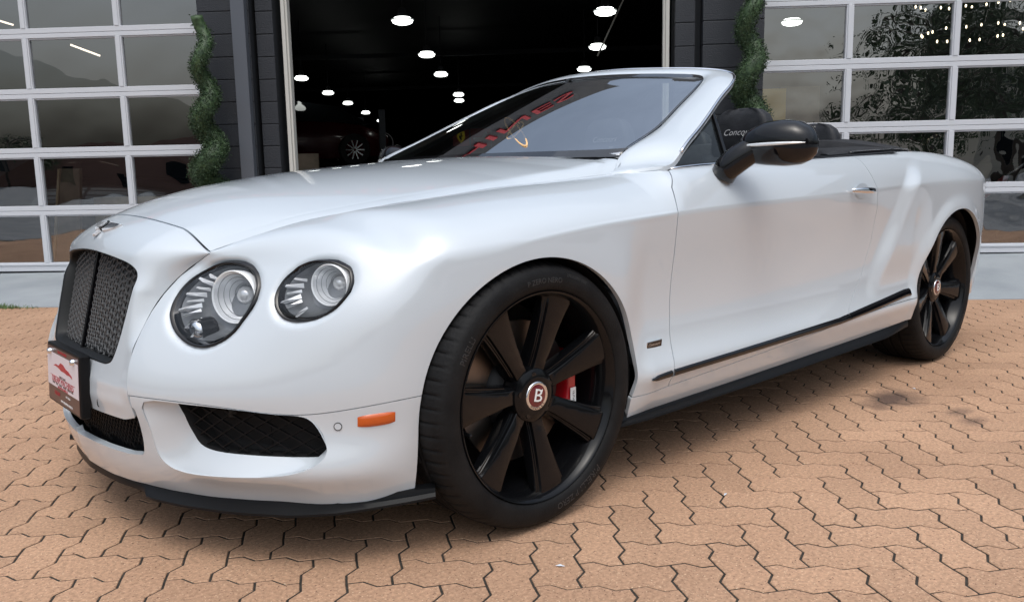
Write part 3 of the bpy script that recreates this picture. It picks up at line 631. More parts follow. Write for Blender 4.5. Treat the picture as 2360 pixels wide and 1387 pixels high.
def tail_col(xs,y,z9,n1=44,n2=28):
    zb=.30;z=zb+(.84-zb)*np.linspace(0,1,n1,endpoint=False)
    x=xs+ .06*np.abs((z-.55)/.3)**2*.5
    a=np.stack([x,y+0*z,z],1);th=np.linspace(0,math.pi/2,n2+1)
    x6=xs+.03*((.84-.55)/.3)**2
    c=np.stack([x6+.16*(1-np.cos(th)),y*(1-.12*(1-np.cos(th))),.84+(z9-.84)*np.sin(th)],1)
    return np.vstack([a,c])
def corner_col(n1=44,n2=28):
    # y=.855 column near x .455
    z=.175+(.73-.175)*np.linspace(0,1,n1,endpoint=False)
    x=cs(z,[.175,.21,.25,.33,.43,.54,.65,.73],[.415,.440,.476,.462,.466,.460,.435,.385])
    yy=cs(z,[.175,.25,.33,.43,.54,.65,.73],[.838,.850,.855,.858,.860,.860,.855])
    a=np.stack([x,yy,z],1)
    p6=np.array([.385,.855,.73]);p9=np.array([.365,.597,.8605]);th=np.linspace(0,math.pi/2,n2+1)[:,None]
    tt=np.linspace(0,1,n2+1)[:,None];t0=np.array([-.075,-.045,.165]);t1=np.array([.0,-.33,.045]);c=(2*tt**3-3*tt**2+1)*p6+(tt**3-2*tt**2+tt)*t0+(-2*tt**3+3*tt**2)*p9+(tt**3-tt**2)*t1
    return np.vstack([a,c])
SX=[.28,.15,0,-.15,-.3,-.42,-.5,-.56,-.62,-.7,-.9,-1.2,-1.5,-1.75,-1.9,-2.0,-2.08,-2.16,-2.24,-2.32,-2.42,-2.55,-2.746,-2.9,-3.05,-3.2,-3.33,-3.42]
def build_side(ds=.012):
    cols=[nose_col(y) for y in (0,.2,.36,.45,.56,.68,.78)]
    cols.append(corner_col())
    for x in SX: cols.append(side_col(x))
    cols.append(tail_col(-3.56,.74,.93));cols.append(tail_col(-3.66,.55,.93));cols.append(tail_col(-3.71,.25,.93));cols.append(tail_col(-3.72,0,.93))
    G=np.array(cols)
    mid=G[:,36];t=np.r_[0,np.cumsum(np.linalg.norm(np.diff(mid,axis=0),axis=1))]
    # arclength; add a little for safety
    n=int(t[-1]/ds);tq=np.linspace(0,t[-1],n)
    P=nspline(t,G,tq)
    # re-apply sharp analytic shapes on the straight side
    x=P[:,:,0];msk=(P[:,:,0]<.2)&(P[:,:,0]>-3.3)
    for i in range(n):
        xm=P[i,36,0]
        if xm<.15 and xm>-3.33 and P[i,36,1]>.8: P[i]=side_col(xm)
    return P
def normals(P):
    du=np.gradient(P,axis=0);dv=np.gradient(P,axis=1)
    N=np.cross(dv,du);N/=np.linalg.norm(N,axis=2,keepdims=True)+1e-12
    return N
# ================================================================== THE CAR
def paint(name, col, rough=.35, coat=1.0):
    m = mat(name, col, rough, coat=coat, coatr=.015, spec=.35); n, l = nt(m); b = n['Principled BSDF']
    b.inputs['Coat IOR'].default_value = 1.85
    g = n.new('ShaderNodeTexCoord'); t = n.new('ShaderNodeTexNoise'); t.inputs['Scale'].default_value = 3.5; t.inputs['Detail'].default_value = 2
    bp = n.new('ShaderNodeBump'); bp.inputs['Strength'].default_value = 1; bp.inputs['Distance'].default_value = .00002
    l.new(g.outputs['Object'], t.inputs['Vector']); l.new(t.outputs['Fac'], bp.inputs['Height']); l.new(bp.outputs[0], b.inputs['Coat Normal'])
    return m
M['car_white'] = paint('car_white', (.565, .615, .66))
M['gloss_black'] = mat('gloss_black', (.004, .004, .005), .08, coat=.4, coatr=.02, spec=.3)
M['satin_black'] = mat('satin_black', (.006, .0065, .0075), .42, spec=.22)
M['plastic_black'] = mat('plastic_black', (.010, .011, .012), .5, spec=.35)
M['liner'] = mat('liner', (.006, .006, .007), .8)
M['chrome'] = mat('chrome', (.82, .83, .85), .06, metal=1)
M['badge_silver'] = mat('badge_silver', (.75, .76, .78), .3, metal=.35)
M['grille_metal'] = mat('grille_metal', (.10, .104, .11), .42, metal=.5)
M['silver'] = mat('silver', (.75, .76, .78), .22, metal=1)
M['tyre'] = noise_col(mat('tyre', (.014, .014, .014), .62, spec=.22), (.006, .006, .0065), (.012, .012, .0125), 12, bump=.15, bscale=150)
M['tyre_text'] = mat('tyre_text', (.032, .032, .033), .45)
M['rim_black'] = mat('rim_black', (.004, .0042, .005), .16, spec=.2, coat=.25, coatr=.04)
M['disc'] = mat('disc', (.26, .225, .20), .38, metal=1)
M['caliper'] = mat('caliper', (.45, .008, .015), .3, coat=1)
M['cap_red'] = mat('cap_red', (.12, .004, .01), .15, coat=1)
M['white_print'] = mat('white_print', (.8, .8, .8), .4)
M['leather'] = noise_col(mat('leather', (.018, .019, .022), .5, spec=.4), (.014, .015, .018), (.024, .025, .029), 30, bump=.3, bscale=300)
M['stitch'] = mat('stitch', (.55, .55, .56), .6)
M['fabric_top'] = noise_col(mat('fabric_top', (.016, .017, .02), .85), (.013, .014, .017), (.024, .025, .028), 30, bump=.2, bscale=400)
M['amber'] = mat('amber', (.56, .095, .008), .14, coat=.6)
M['lens'] = thin_glass('lens', (.97, .98, 1), ior=1.5)
M['windscreen'] = thin_glass('windscreen', (.66, .74, .72), ior=1.6, mincl=.56)
M['frit'] = mat('frit', (.008, .008, .009), .05, coat=1)
M['side_glass'] = thin_glass('side_glass', (.7, .78, .76), ior=1.5)
M['clear_lamp'] = mat('clear_lamp', (.80, .80, .79), .12, metal=.5)
M['reflector'] = mat('reflector', (.96, .97, .98), .25, metal=.25, coat=.6)
M['white_ring'] = mat('white_ring', (.85, .87, .88), .25, coat=1, emit=(1, 1, 1), es=.18)  # small emission brightens the ring, the headlights are off
M['lamp_dark'] = mat('lamp_dark', (.19, .20, .21), .28, coat=.6)
M['mirror_glass'] = mat('mirror_glass', (.8, .8, .8), .02, metal=1)
M['plate_pink'] = mat('plate_pink', (.72, .66, .70), .35)
M['plate_brown'] = mat('plate_brown', (.09, .045, .04), .35)
M['plate_red'] = mat('plate_red', (.42, .02, .035), .4)
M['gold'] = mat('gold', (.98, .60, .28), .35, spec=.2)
car = empty('convertible_car', label='white four seat convertible with black wheels and its roof down, parked on the pavers', category='car')

# ---------- polygon field, clipping, panels
def poly_sdf(poly):
    A = np.array(poly, float); B = np.roll(A, -1, 0); E_ = B-A; L2 = (E_**2).sum(1)+1e-12; lo, hi = A.min(0)-.06, A.max(0)+.06
    def f(u, v):
        sh = u.shape; u = u.ravel(); v = v.ravel(); res = np.full(len(u), -.06); k = (u > lo[0]) & (u < hi[0]) & (v > lo[1]) & (v < hi[1])
        if k.any():
            p = np.stack([u[k], v[k]], 1)[:, None, :]; w = p-A; t = np.clip((w*E_).sum(2)/L2, 0, 1); d = np.sqrt(((w-t[..., None]*E_)**2).sum(2).min(1))
            c = (A[:, 1] <= p[..., 1]) != (B[:, 1] <= p[..., 1]); xx = A[:, 0]+(p[..., 1]-A[:, 1])/(E_[:, 1]+1e-12)*E_[:, 0]
            ins = ((c & (p[..., 0] < xx)).sum(1) % 2) == 1; res[k] = np.where(ins, d, -d)
        return res.reshape(sh)          # positive inside
    return f
def smooth_poly(P, n=4):
    P = np.array(P, float); k = len(P); out = []
    for i in range(k):
        p0, p1, p2, p3 = P[i-1], P[i], P[(i+1) % k], P[(i+2) % k]
        for j in range(n):
            t = j/n; out.append(.5*((2*p1)+(-p0+p2)*t+(2*p0-5*p1+4*p2-p3)*t*t+(-p0+3*p1-3*p2+p3)*t**3))
    return out
def round_poly(P, r, n=5):
    P = np.array(P, float); out = []; k = len(P); rr = r if hasattr(r, '__len__') else [r]*k
    for i in range(k):
        a, b, c = P[i-1], P[i], P[(i+1) % k]; u = (a-b); v = (c-b); L = min(rr[i], np.linalg.norm(u)*.45, np.linalg.norm(v)*.45)
        p = b+u/np.linalg.norm(u)*L; q = b+v/np.linalg.norm(v)*L
        for j in range(n+1): t = j/n; out.append((1-t)**2*p+2*t*(1-t)*b+t*t*q)
    return out
def clip(V, N, Fs, f):
    """keep f>=0; Fs list of index tuples"""
    fv = f(V); pos = fv >= 0; VL = [V]; NL = [N]; V = list(V); N = list(N); out = []; cache = {}
    L = max(len(F) for F in Fs) if Fs else 4; A = np.array([F+(F[0],)*(L-len(F)) for F in Fs]).reshape(-1, L); pa_ = pos[A]; al, an = pa_.all(1), pa_.any(1)
    def cut(i, j):
        k = (min(i, j), max(i, j))
        if k in cache: return cache[k]
        a, b = k; pa, pb = np.array(V[a]), np.array(V[b]); fa, fb = fv[a], fv[b]; lo, hi = 0., 1.; t = fa/(fa-fb)
        for _ in range(2):
            p = pa+(pb-pa)*t; ft = float(f(p[None])[0])
            if abs(ft) < 4e-5: break
            if (ft > 0) == (fa > 0): lo, fa = t, ft
            else: hi, fb = t, ft
            t = lo+(hi-lo)*fa/(fa-fb)
        p = pa+(pb-pa)*t; nn = N[a]*(1-t)+N[b]*t
        V.append(p); N.append(nn/np.linalg.norm(nn)); cache[k] = len(V)-1; return cache[k]
    for q in np.nonzero(an)[0]:
        F = Fs[q]
        if al[q]: out.append(F); continue
        g_ = []
        for a in range(len(F)):
            i, j = F[a], F[(a+1) % len(F)]
            if pos[i]: g_.append(i)
            if pos[i] != pos[j]: g_.append(cut(i, j))
        if len(g_) >= 3: out.append(tuple(g_))
    used = sorted({i for F in out for i in F}); mp = {i: k for k, i in enumerate(used)}
    return np.array([V[i] for i in used]).reshape(-1, 3), np.array([N[i] for i in used]).reshape(-1, 3), [tuple(mp[i] for i in F) for F in out]
def grid_faces(n, m, wrap=False):
    return [(i*m+j, (i+1)*m+j, (i+1)*m+j+1, i*m+j+1) for i in range(n-1) for j in range(m-1)]
def orient(V, N, Fs):
    out = []
    for F in Fs:
        a, b, c = V[F[0]], V[F[1]], V[F[2]]; nn = np.cross(b-a, c-a)
        out.append(F if nn@N[F[0]] >= 0 else F[::-1])
    return out
def boundary(Fs):
    E_ = {}
    for F in Fs:
        for a in range(len(F)):
            e = (F[a], F[(a+1) % len(F)]); k = (min(e), max(e)); E_.setdefault(k, []).append(e)
    return [v[0] for v in E_.values() if len(v) == 1]
def flange(V, N, Fs, t):
    """add an inward edge of depth t so the panel has thickness"""
    be = boundary(Fs); ids = sorted({i for e in be for i in e}); b = len(V); mp = {i: b+2*k for k, i in enumerate(ids)}
    V2 = [V]; ex = []; nx = []; acc = {i: np.zeros(3) for i in ids}
    for i, j in be:
        e = V[j]-V[i]; nn = np.cross(N[i], e); nn = -nn; acc[i] += nn; acc[j] += nn
    for i in ids:
        q = acc[i]/(np.linalg.norm(acc[i])+1e-12); ex += [V[i], V[i]-N[i]*t-q*t*.0]; nx += [q, q]
    Fx = [(mp[j], mp[i], mp[i]+1, mp[j]+1) for i, j in be]
    return np.vstack([V, np.array(ex)]), np.vstack([N, np.array(nx)]), list(Fs)+Fx
def panel(name, P, Nn, masks, m, parent=None, t=.012, off=0, mirror=False, reg=None, **kw):
    V = (P+Nn*off).reshape(-1, 3); N = Nn.reshape(-1, 3); Fs = grid_faces(P.shape[0], P.shape[1])
    if reg is not None:                                     # cheap preselect of faces
        k = reg(V); Fs = [F for F in Fs if any(k[i] for i in F)]
    for f in masks: V, N, Fs = clip(V, N, Fs, f)
    Fs = orient(V, N, Fs)
    if t: V, N, Fs = flange(V, N, Fs, t)
    outs = []
    for s_ in ((1, -1) if mirror else (1,)):
        VV = V*[1, s_, 1]; NN = N*[1, s_, 1]; FF = Fs if s_ == 1 else [F[::-1] for F in Fs]
        outs.append(link(name, mesh(name, VV, FF, True, NN), m, parent or car, **kw))
    return outs
SP = build_side()
_x = SP[:, :, 0]; _w = (sm((_x-.02)/.14)*sm((.64-_x)/.10)*(SP[:, :, 1] > .50)*sm((SP[:, :, 2]-.42)/.14)); _w[:, -1] = 0; _w[:, -2] *= .5; _w[:, 0] = 0; _w[0] = 0; _w[-1] = 0
for _ in range(700):
    L_ = np.zeros_like(SP); L_[1:-1, 1:-1] = (SP[2:, 1:-1]+SP[:-2, 1:-1]+SP[1:-1, 2:]*.5+SP[1:-1, :-2]*.5)/3-SP[1:-1, 1:-1]; SP = SP+L_*_w[..., None]*(.5 if _ % 2 == 0 else -.515)
SN = normals(SP)
if SN[60, 20, 0] < 0 and SN[60, 20, 1] < 0: SN = -SN
if SN[200, 30, 1] < 0: SN = -SN
nf = int(np.argmax(SP[:, 36, 0] < -.80))
def upsample(P, k):
    n, m = P.shape[:2]; return nspline(np.arange(m), nspline(np.arange(n), P, np.linspace(0, n-1, (n-1)*k+1)).transpose(1, 0, 2), np.linspace(0, m-1, (m-1)*k+1)).transpose(1, 0, 2)
# seam curves
def xf_(z): return np.interp(z, [.20, .30, .40, .5, .7, .825, .90, .955, 1.1], [-.515, -.525, -.548, -.562, -.570, -.566, -.588, -.632, -.70])
def xr_(z): return np.interp(z, [.2, .35, .391, .498, .636, .771, .88, .95, 1.1], [-1.55, -1.66, -1.70, -1.85, -1.93, -1.945, -1.91, -1.885, -1.83])
def zbump_(x, y): return cs(np.clip(y, .38, .92), [.38, .6, .75, .85, .92], [.430, .416, .402, .419, .434])
G = .0018
arch = lambda a, r: (lambda p: np.hypot(p[:, 0]-a, p[:, 2]-.362)-r)
def m_arch(p): return np.minimum(np.hypot(p[:, 0]*np.where(p[:, 0] > 0, 1.02, .995), p[:, 2]-.362)-.373, np.hypot(p[:, 0]+2.746, p[:, 2]-.362)-.384)
def below_arch(p):                                           # remove the slabs below the openings
    a = np.maximum(np.abs(p[:, 0])-.366, p[:, 2]-.362); b = np.maximum(np.abs(p[:, 0]+2.746)-.384, p[:, 2]-.362); return np.minimum(a, b)
HLI = [(.400, .619), (.420, .596), (.445, .576), (.475, .560), (.502, .552), (.528, .551), (.547, .557), (.569, .572), (.583, .593), (.590, .618), (.596, .641), (.596, .664), (.587, .691), (.575, .708), (.560, .723), (.540, .736), (.517, .746), (.495, .749), (.464, .747), (.435, .737), (.413, .723), (.395, .703), (.387, .679), (.388, .654), (.393, .634)]
HLO = [(.646, .657), (.657, .642), (.673, .627), (.692, .618), (.712, .615), (.734, .617), (.752, .623), (.769, .634), (.781, .646), (.789, .665), (.793, .684), (.790, .704), (.782, .721), (.771, .736), (.754, .747), (.735, .755), (.714, .757), (.693, .755), (.674, .748), (.656, .737), (.642, .721), (.636, .704), (.635, .685), (.639, .670)]
INT = smooth_poly([(.411, .418), (.407, .35), (.412, .286), (.440, .253), (.491, .243), (.576, .245), (.668, .249), (.739, .262), (.778, .282), (.792, .306), (.784, .342), (.767, .382), (.745, .398), (.70, .402), (.62, .412), (.52, .420)], 3)
INN = smooth_poly([(.462, .422), (.466, .379), (.477, .340), (.497, .308), (.538, .295), (.623, .291), (.701, .290), (.760, .293), (.770, .307), (.764, .334), (.744, .385), (.722, .403), (.674, .412), (.57, .419)], 3)
front = lambda p: p[:, 0] > .2
sd_hi, sd_ho, sd_in = poly_sdf(HLI), poly_sdf(HLO), poly_sdf(INT)
def fx(p, f, s_=-1): return np.where(p[:, 0] > .25, s_*f(p[:, 1], p[:, 2]), 1.0)
def yshell(z): return np.interp(z, [.36, .38, .43, .46, .505, .549, .588, .628, .669, .709, .741, .767, .80], [.366, .368, .363, .358, .352, .347, .343, .340, .345, .360, .387, .430, .437])
m_shell = lambda p: np.where(p[:, 0] > .55, p[:, 1]-yshell(p[:, 2])-.0035, 1.)
m_shell_low = lambda p: np.where(p[:, 0] > .55, np.maximum(p[:, 1]-.371, .372-p[:, 2]), 1.)
m_seam_up = lambda p: np.where(p[:, 0] > .25, p[:, 2]-zbump_(p[:, 0], p[:, 1])-G*.6, 1.)
m_seam_dn = lambda p: np.where(p[:, 0] > .25, zbump_(p[:, 0], p[:, 1])-G*.6-p[:, 2], -1.)
CI = poly_sdf(round_poly([(0, .262), (.300, .262), (.362, .270), (.372, .30), (.380, .365), (.380, .40), (0, .40)], .012))
SF = upsample(SP[:nf], 2); SFN = normals(SF); SFN = SFN*np.sign((SFN*np.array([.5, .8, .2])).sum(2).mean())
def lamp_roll(P, N):
    y, z, x = P[..., 1], P[..., 2], P[..., 0]
    d = np.minimum(-sd_hi(y, z), -sd_ho(y, z)); k = np.where((x > .3), np.clip(1-d/.016, 0, 1), 0)**2
    return P-N*(k*.0075)[..., None]
SF = lamp_roll(SF, SFN); SFN2 = normals(SF); SFN = SFN2*np.sign((SFN2*SFN).sum(2).mean())
# fender: from the nose to the door
def sill_top(x): return np.interp(x, [-2.6, -2.0, -1.60, -1.25, -.9, -.527, -.30], [.362, .362, .347, .329, .312, .295, .285])
panel('front_fender', SF, SFN, [lambda p: p[:, 0]-xf_(p[:, 2])-G, m_arch, below_arch, m_shell, m_seam_up, lambda p: fx(p, sd_hi), lambda p: fx(p, sd_ho), lambda p: np.where(p[:, 0] < 0, p[:, 2]-sill_top(p[:, 0])-G*.7, 1.)], M['car_white'], mirror=True, reg=lambda V: V[:, 0] > -.8, t=.016)
panel('front_bumper', SF, SFN, [m_seam_dn, m_arch, below_arch, m_shell_low, lambda p: fx(p, sd_in), lambda p: -CI(p[:, 1], p[:, 2])], M['car_white'], mirror=True, reg=lambda V: V[:, 0] > .2, t=.018)
doors = panel('door', SP, SN, [lambda p: xf_(p[:, 2])-G-p[:, 0], lambda p: p[:, 0]-xr_(p[:, 2])-G*.8, lambda p: p[:, 2]-sill_top(p[:, 0])-G*.7], M['car_white'], mirror=True, reg=lambda V: (V[:, 0] < -.4) & (V[:, 0] > -2.2), t=.016)
panel('rear_quarter', SP, SN, [lambda p: xr_(p[:, 2])-G*.8-p[:, 0], m_arch, below_arch, lambda p: np.where(p[:, 0] > -2.4, p[:, 2]-np.minimum(sill_top(p[:, 0]), 9)-G*.5, 1.)], M['car_white'], mirror=True, reg=lambda V: V[:, 0] < -1.4, t=.016)
panel('sill', SP, SN, [lambda p: sill_top(p[:, 0])-G*.7-p[:, 2], m_arch, below_arch, lambda p: -.2-p[:, 0], lambda p: p[:, 0]+2.5], M['car_white'], mirror=True, reg=lambda V: (V[:, 0] < -.2) & (V[:, 0] > -2.5), t=.016)
# dark structure behind the gaps
panel('inner_structure', SP[::2, ::2], SN[::2, ::2], [lambda p: np.minimum(np.hypot(p[:, 0], p[:, 2]-.362)-.395, np.hypot(p[:, 0]+2.746, p[:, 2]-.362)-.398), below_arch, lambda p: fx(p, lambda u, v: sd_hi(u, v)+.012), lambda p: fx(p, lambda u, v: sd_ho(u, v)+.012), lambda p: fx(p, lambda u, v: sd_in(u, v)+.01), lambda p: np.where(p[:, 0] > .6, p[:, 1]-.37, 1.)], M['liner'], mirror=True, off=-.017, t=0)
# arch liners and lips
for ax, ra, yo in ((0, .371, .925), (-2.746, .386, .925)):
    for s_ in (1, -1):
        V = []; th = np.linspace(-.30, math.pi+.30, 60)
        for a_ in th:
            c_, q_ = math.cos(a_), math.sin(a_); y0 = yo-(.060 if ax == 0 else .0)*max(0, c_)**3-(.0 if ax == 0 else .04)*max(0, -c_)**3
            for r_, y_ in ((ra+.004, y0), (ra+.014, y0-.10), (ra+.004, .66), (.0, .66)): V.append((ax+r_*c_/(1.015 if c_ > 0 and ax == 0 else 1), s_*y_, .362+r_*q_))
        MB().add(V, grid_faces(60, 4)).out('wheel_arch_liner', M['liner'], car, smooth=True, recalc=False)
# ---------- black side strip + skirt + splitter
def side_y(x, z):
    c = side_col(float(x)); k = np.argmin(np.abs(c[:46, 2]-z)); 
    return float(np.interp(z, c[:44, 2], c[:44, 1]))
def side_strip(name, xs, zlo, zhi, proud, m, ends=True, back=.004):
    for s_ in (1, -1):
        V = []; F = []; k = 6
        for i, x in enumerate(xs):
            a, b = zlo(x), zhi(x)
            for j in range(k):
                t = j/(k-1); z = a+(b-a)*t; y = side_y(x, z)+proud*(1-abs(2*t-1)**4); V.append((x, s_*(y if 0 < j < k-1 else y-back), z))
        F = grid_faces(len(xs), k); MB().add(V, F).out(name, m, car, smooth=True)
zs_ = lambda x: np.interp(x, [-2.25, -1.6, -.43], [.393, .356, .3365]); hw_ = lambda x: np.interp(x, [-2.25, -1.6, -.53, -.45, -.425], [.0195, .0155, .0135, .011, .003])
side_strip('side_moulding', np.linspace(-.522, -.425, 14), lambda x: zs_(x)-hw_(x), lambda x: zs_(x)+hw_(x), .0075, M['gloss_black'])
side_strip('side_moulding', np.linspace(-1.68, -.533, 60), lambda x: zs_(x)-hw_(x), lambda x: zs_(x)+hw_(x), .0075, M['gloss_black'])
side_strip('side_moulding', np.linspace(-2.30, -1.686, 40), lambda x: zs_(x)-hw_(x), lambda x: zs_(x)+hw_(x), .0075, M['gloss_black'])
for s_ in (1, -1):                                             # black side skirt blade
    V = []; xs = np.linspace(-2.33, -.315, 50)
    for x in xs:
        zt = float(zb_(x))+.006; y = side_y(x, zt)+.000; e = np.interp(x, [-2.33, -2.05, -.5, -.315], [0, 1, 1, .7]); zl = np.interp(x, [-2.33, -2.1, -.315], [.230, .220, .206])
        V += [(x, s_*(y-.012), zt+.012), (x, s_*(y-.004), zt-.002), (x, s_*(y-.002+.004*e), zt-.012), (x, s_*(y+.010*e), (zl+zt)/2), (x, s_*(y+.022*e), zl+.006), (x, s_*(y+.024*e), zl), (x, s_*(y-.06), zl-.002), (x, s_*(y-.10), zt)]
    MB().add(V, grid_faces(50, 8)).out('side_skirt', M['satin_black'], car, angle=35)
# splitter: outline in plan
def x_low(y): return float(np.interp(y, [0, .1, .2, .3, .36, .45, .56, .68, .78, .838, .875, .89], [.870, .862, .848, .822, .800, .762, .70, .612, .528, .425, .36, .33]))
_ys = np.r_[np.linspace(0, .8, 30), np.linspace(.81, .893, 10)]
pl_ = [(x_low(y), y) for y in _ys]
V = []; PL = [(x, -y) for x, y in pl_[::-1]]+pl_[1:]
for q, (x, y) in enumerate(PL):
    a_, b_ = PL[max(q-1, 0)], PL[min(q+1, len(PL)-1)]; t_ = np.array([b_[0]-a_[0], b_[1]-a_[1]]); n_ = np.array([t_[1], -t_[0]])/np.linalg.norm(t_); n_ = n_ if n_[0]+n_[1]*np.sign(y) > 0 or True else -n_
    out_ = np.interp(abs(y), [0, .300, .335, .6, .86, .893], [.003, .006, .030, .034, .022, .015]); zl = np.interp(abs(y), [0, .300, .335, .7, .893], [.156, .154, .148, .144, .166])
    f_ = lambda o_, z_: (x+n_[0]*o_, y+n_[1]*o_, z_)
    V += [f_(-.03, .19), f_(-.002, .187), f_(.002, .172), f_(out_*.6, zl+.014), f_(out_, zl+.006), f_(out_, zl), f_(-.05, zl-.002)]
MB().add(V, grid_faces(len(PL), 7)).out('splitter', M['satin_black'], car, angle=30)
# floor of the car (keeps light out from below)
MB().box(-3.5, .46, -.66, .66, .165, .185).box(-2.32, -.40, -.89, .89, .205, .225).box(.46, .70, -.52, .52, .165, .185).box(.70, .80, -.34, .34, .165, .185).out('underbody', M['liner'], car)
MB().box(-2.2, .62, -.62, .62, .30, .36).box(.40, .44, -.62, .62, .3, .72).out('bulkhead', M['liner'], car)

# ---------- grille shell (nose cap round the radiator grille)
NYs = sorted(NT); NXT = np.array([NT[y] for y in NYs])
def fascia_x(y, z):
    col = [float(np.interp(z, NZ, NXT[k])) for k in range(len(NYs))]; return float(cs(y, NYs, col)[0])
rows = []  # (x0,z0, x30,z30, xe,ye,ze)
def face_x(z): return float(np.interp(z, [.36, .40, .44, .5, .6, .7, .76], [.898, .903, .900, .885, .860, .835, .820]))
for z in np.r_[np.linspace(.360, .44, 5), np.linspace(.46, .70, 13), [.72, .735]]:
    x0 = face_x(z); ye = float(yshell(z))+.0; xe = (fascia_x(ye, z) if z < .71 else float(np.interp(z, [.70, .709, .741, .767], [.722, .716, .684, .663])))+.001; zz = z
    rows.append((x0, z, x0-.029, z, xe, ye, z+.010*(z < .362)))
tz = float(rows[-1][1])
rows += [(.821, .757, .793, .750, .678, .400, .748), (.818, .768, .790, .760, .672, .412, .756), (.810, .785, .778, .775, .668, .422, .7620), (.795, .806, .758, .791, .666, .427, .7650), (.777, .823, .736, .803, .665, .430, .767), (.745, .843, .707, .818, .664, .431, .768), (.718, .855, .686, .828, .6635, .432, .769)]
rows = np.array(rows)
from_v = np.linspace(0, 1, len(rows)); vq = np.linspace(0, 1, 110)
arc = np.r_[0, np.cumsum(np.linalg.norm(np.diff(rows[:, :2], axis=0), axis=1))]; RR = nspline(arc/arc[-1], rows, vq)
SHP = []
for r_ in RR:
    x0, z0, x3, z3, xe, ye, ze = r_; line = []
    c30 = .312; cv = (x0-x3)/c30**2
    for t in np.linspace(0, 1, 70):
        y = ye*t
        if y <= c30: x = x0-cv*y*y; z = z0-(z0-z3)*(y/c30)**2
        else:
            w = (y-c30)/(ye-c30); s3 = -2*cv*c30*(ye-c30); sz = -2*(z0-z3)/c30*(ye-c30)
            # hermite from the face, ending steep
            h1 = 2*w**3-3*w*w+1; h2 = w**3-2*w*w+w; h3 = -2*w**3+3*w*w; h4 = w**3-w*w
            x = h1*x3+h2*s3+h3*xe+h4*(xe-x3)*1.5; z = h1*z3+h2*sz+h3*ze+h4*(ze-z3)*1.2
        line.append((x, y, z))
    SHP.append(line)
SHP = np.array(SHP).transpose(1, 0, 2)
mu = sm((np.linspace(0, 1, SHP.shape[0])-.66)/.2)[:, None]*sm((np.linspace(0, 1, SHP.shape[1])-.58)/.2)[None, :]
mu[-1] = 0; mu[:, -1] = 0; mu[-2] *= .5; mu[:, -2] *= .5
for _ in range(160):
    L_ = np.zeros_like(SHP); L_[1:-1, 1:-1] = (SHP[2:, 1:-1]+SHP[:-2, 1:-1]+SHP[1:-1, 2:]+SHP[1:-1, :-2])/4-SHP[1:-1, 1:-1]; SHP = SHP+L_*mu[..., None]*.8
SHF = np.concatenate([(SHP*[1, -1, 1])[::-1], SHP[1:]], 0)
SHN = normals(SHF); SHN = SHN if SHN[70, 50, 0] > 0 else -SHN
OPh = [(0, .7670), (.06, .7655), (.106, .7625), (.16, .7580), (.205, .7530), (.25, .7465), (.278, .739), (.297, .726), (.3045, .708), (.303, .685), (.296, .646), (.286, .584), (.276, .540), (.265, .509), (.256, .497), (.240, .4905), (.215, .488), (.14, .490), (.065, .493), (0, .4935)]
OP = OPh+[(-y*1.03, z) for y, z in OPh[::-1][1:-1]]
OPs = smooth_poly(OP, 3); sd_op = poly_sdf(OPs)
panel('nose_shell', SHF, SHN, [lambda p: np.where(p[:, 2] > .95, 1., -sd_op(p[:, 1], p[:, 2])), lambda p: np.where(p[:, 2] < .385, .025-np.hypot(np.maximum(np.abs(p[:, 1])-.345, 0), np.minimum(p[:, 2]-.385, 0)), 1.)], M['car_white'], t=.014)
for s_ in (1, -1):
    MB().tube([(fascia_x(float(yshell(z))+.002, z)-.0035, s_*(float(yshell(z))+.0018), z) for z in np.linspace(.435, .730, 40)], .0024, 6).out('seam_line', M['liner'], car, smooth=True)  # dark tube drawing the seam between fender and nose shell
# grille recess frame, mesh, centre bar
_sub = SHP[:, 2:100]
def shell_face(y, z):
    d_ = (_sub[..., 1]-abs(y))**2+(_sub[..., 2]-z)**2; i_ = np.argsort(d_, axis=None)[:4]; w_ = 1/(d_.ravel()[i_]+1e-9); return float((_sub[..., 0].ravel()[i_]*w_).sum()/w_.sum())
def shell_face_flat(y, z):
    x0 = face_x(z) if z < .745 else float(np.interp(z, [.745, .757, .768, .785], [.822, .821, .818, .81])); return x0-.3*y*y
V = []; n_ = len(OPs)
cy_, cz_ = 0, .63
for (dx, sh) in ((-.004, 1.0), (.001, .988), (-.004, .970), (-.045, .955)):
    for y, z in OPs: V.append((shell_face(y, z)+dx, cy_+(y-cy_)*sh, cz_+(z-cz_)*sh))
F = [(k*n_+i, k*n_+(i+1) % n_, (k+1)*n_+(i+1) % n_, (k+1)*n_+i) for k in range(3) for i in range(n_)]
grille = empty('radiator_grille', parent=car)
MB().add(V, F).out('grille_frame', M['plastic_black'], grille, smooth=True)
MB().add([(shell_face_flat(y, z)-.085, y*1.05, cz_+(z-cz_)*1.05) for y, z in OPs], [tuple(range(n_))]).out('grille_back', M['liner'], grille)
def seg_in(poly_f, a, b, n=60, thr=.004):
    t = np.linspace(0, 1, n); P = np.outer(1-t, a)+np.outer(t, b); f = poly_f(P[:, 0], P[:, 1]) > thr; out = []; s0 = None
    for i in range(n):
        if f[i] and s0 is None: s0 = i
        if (not f[i] or i == n-1) and s0 is not None:
            e_ = i if f[i] else i-1
            if e_ > s0: out.append((P[s0], P[e_]))
            s0 = None
    return out
gm = MB()
def gx(y, z): return shell_face_flat(y, z)-.024-abs(y)*.03
pit = .0150
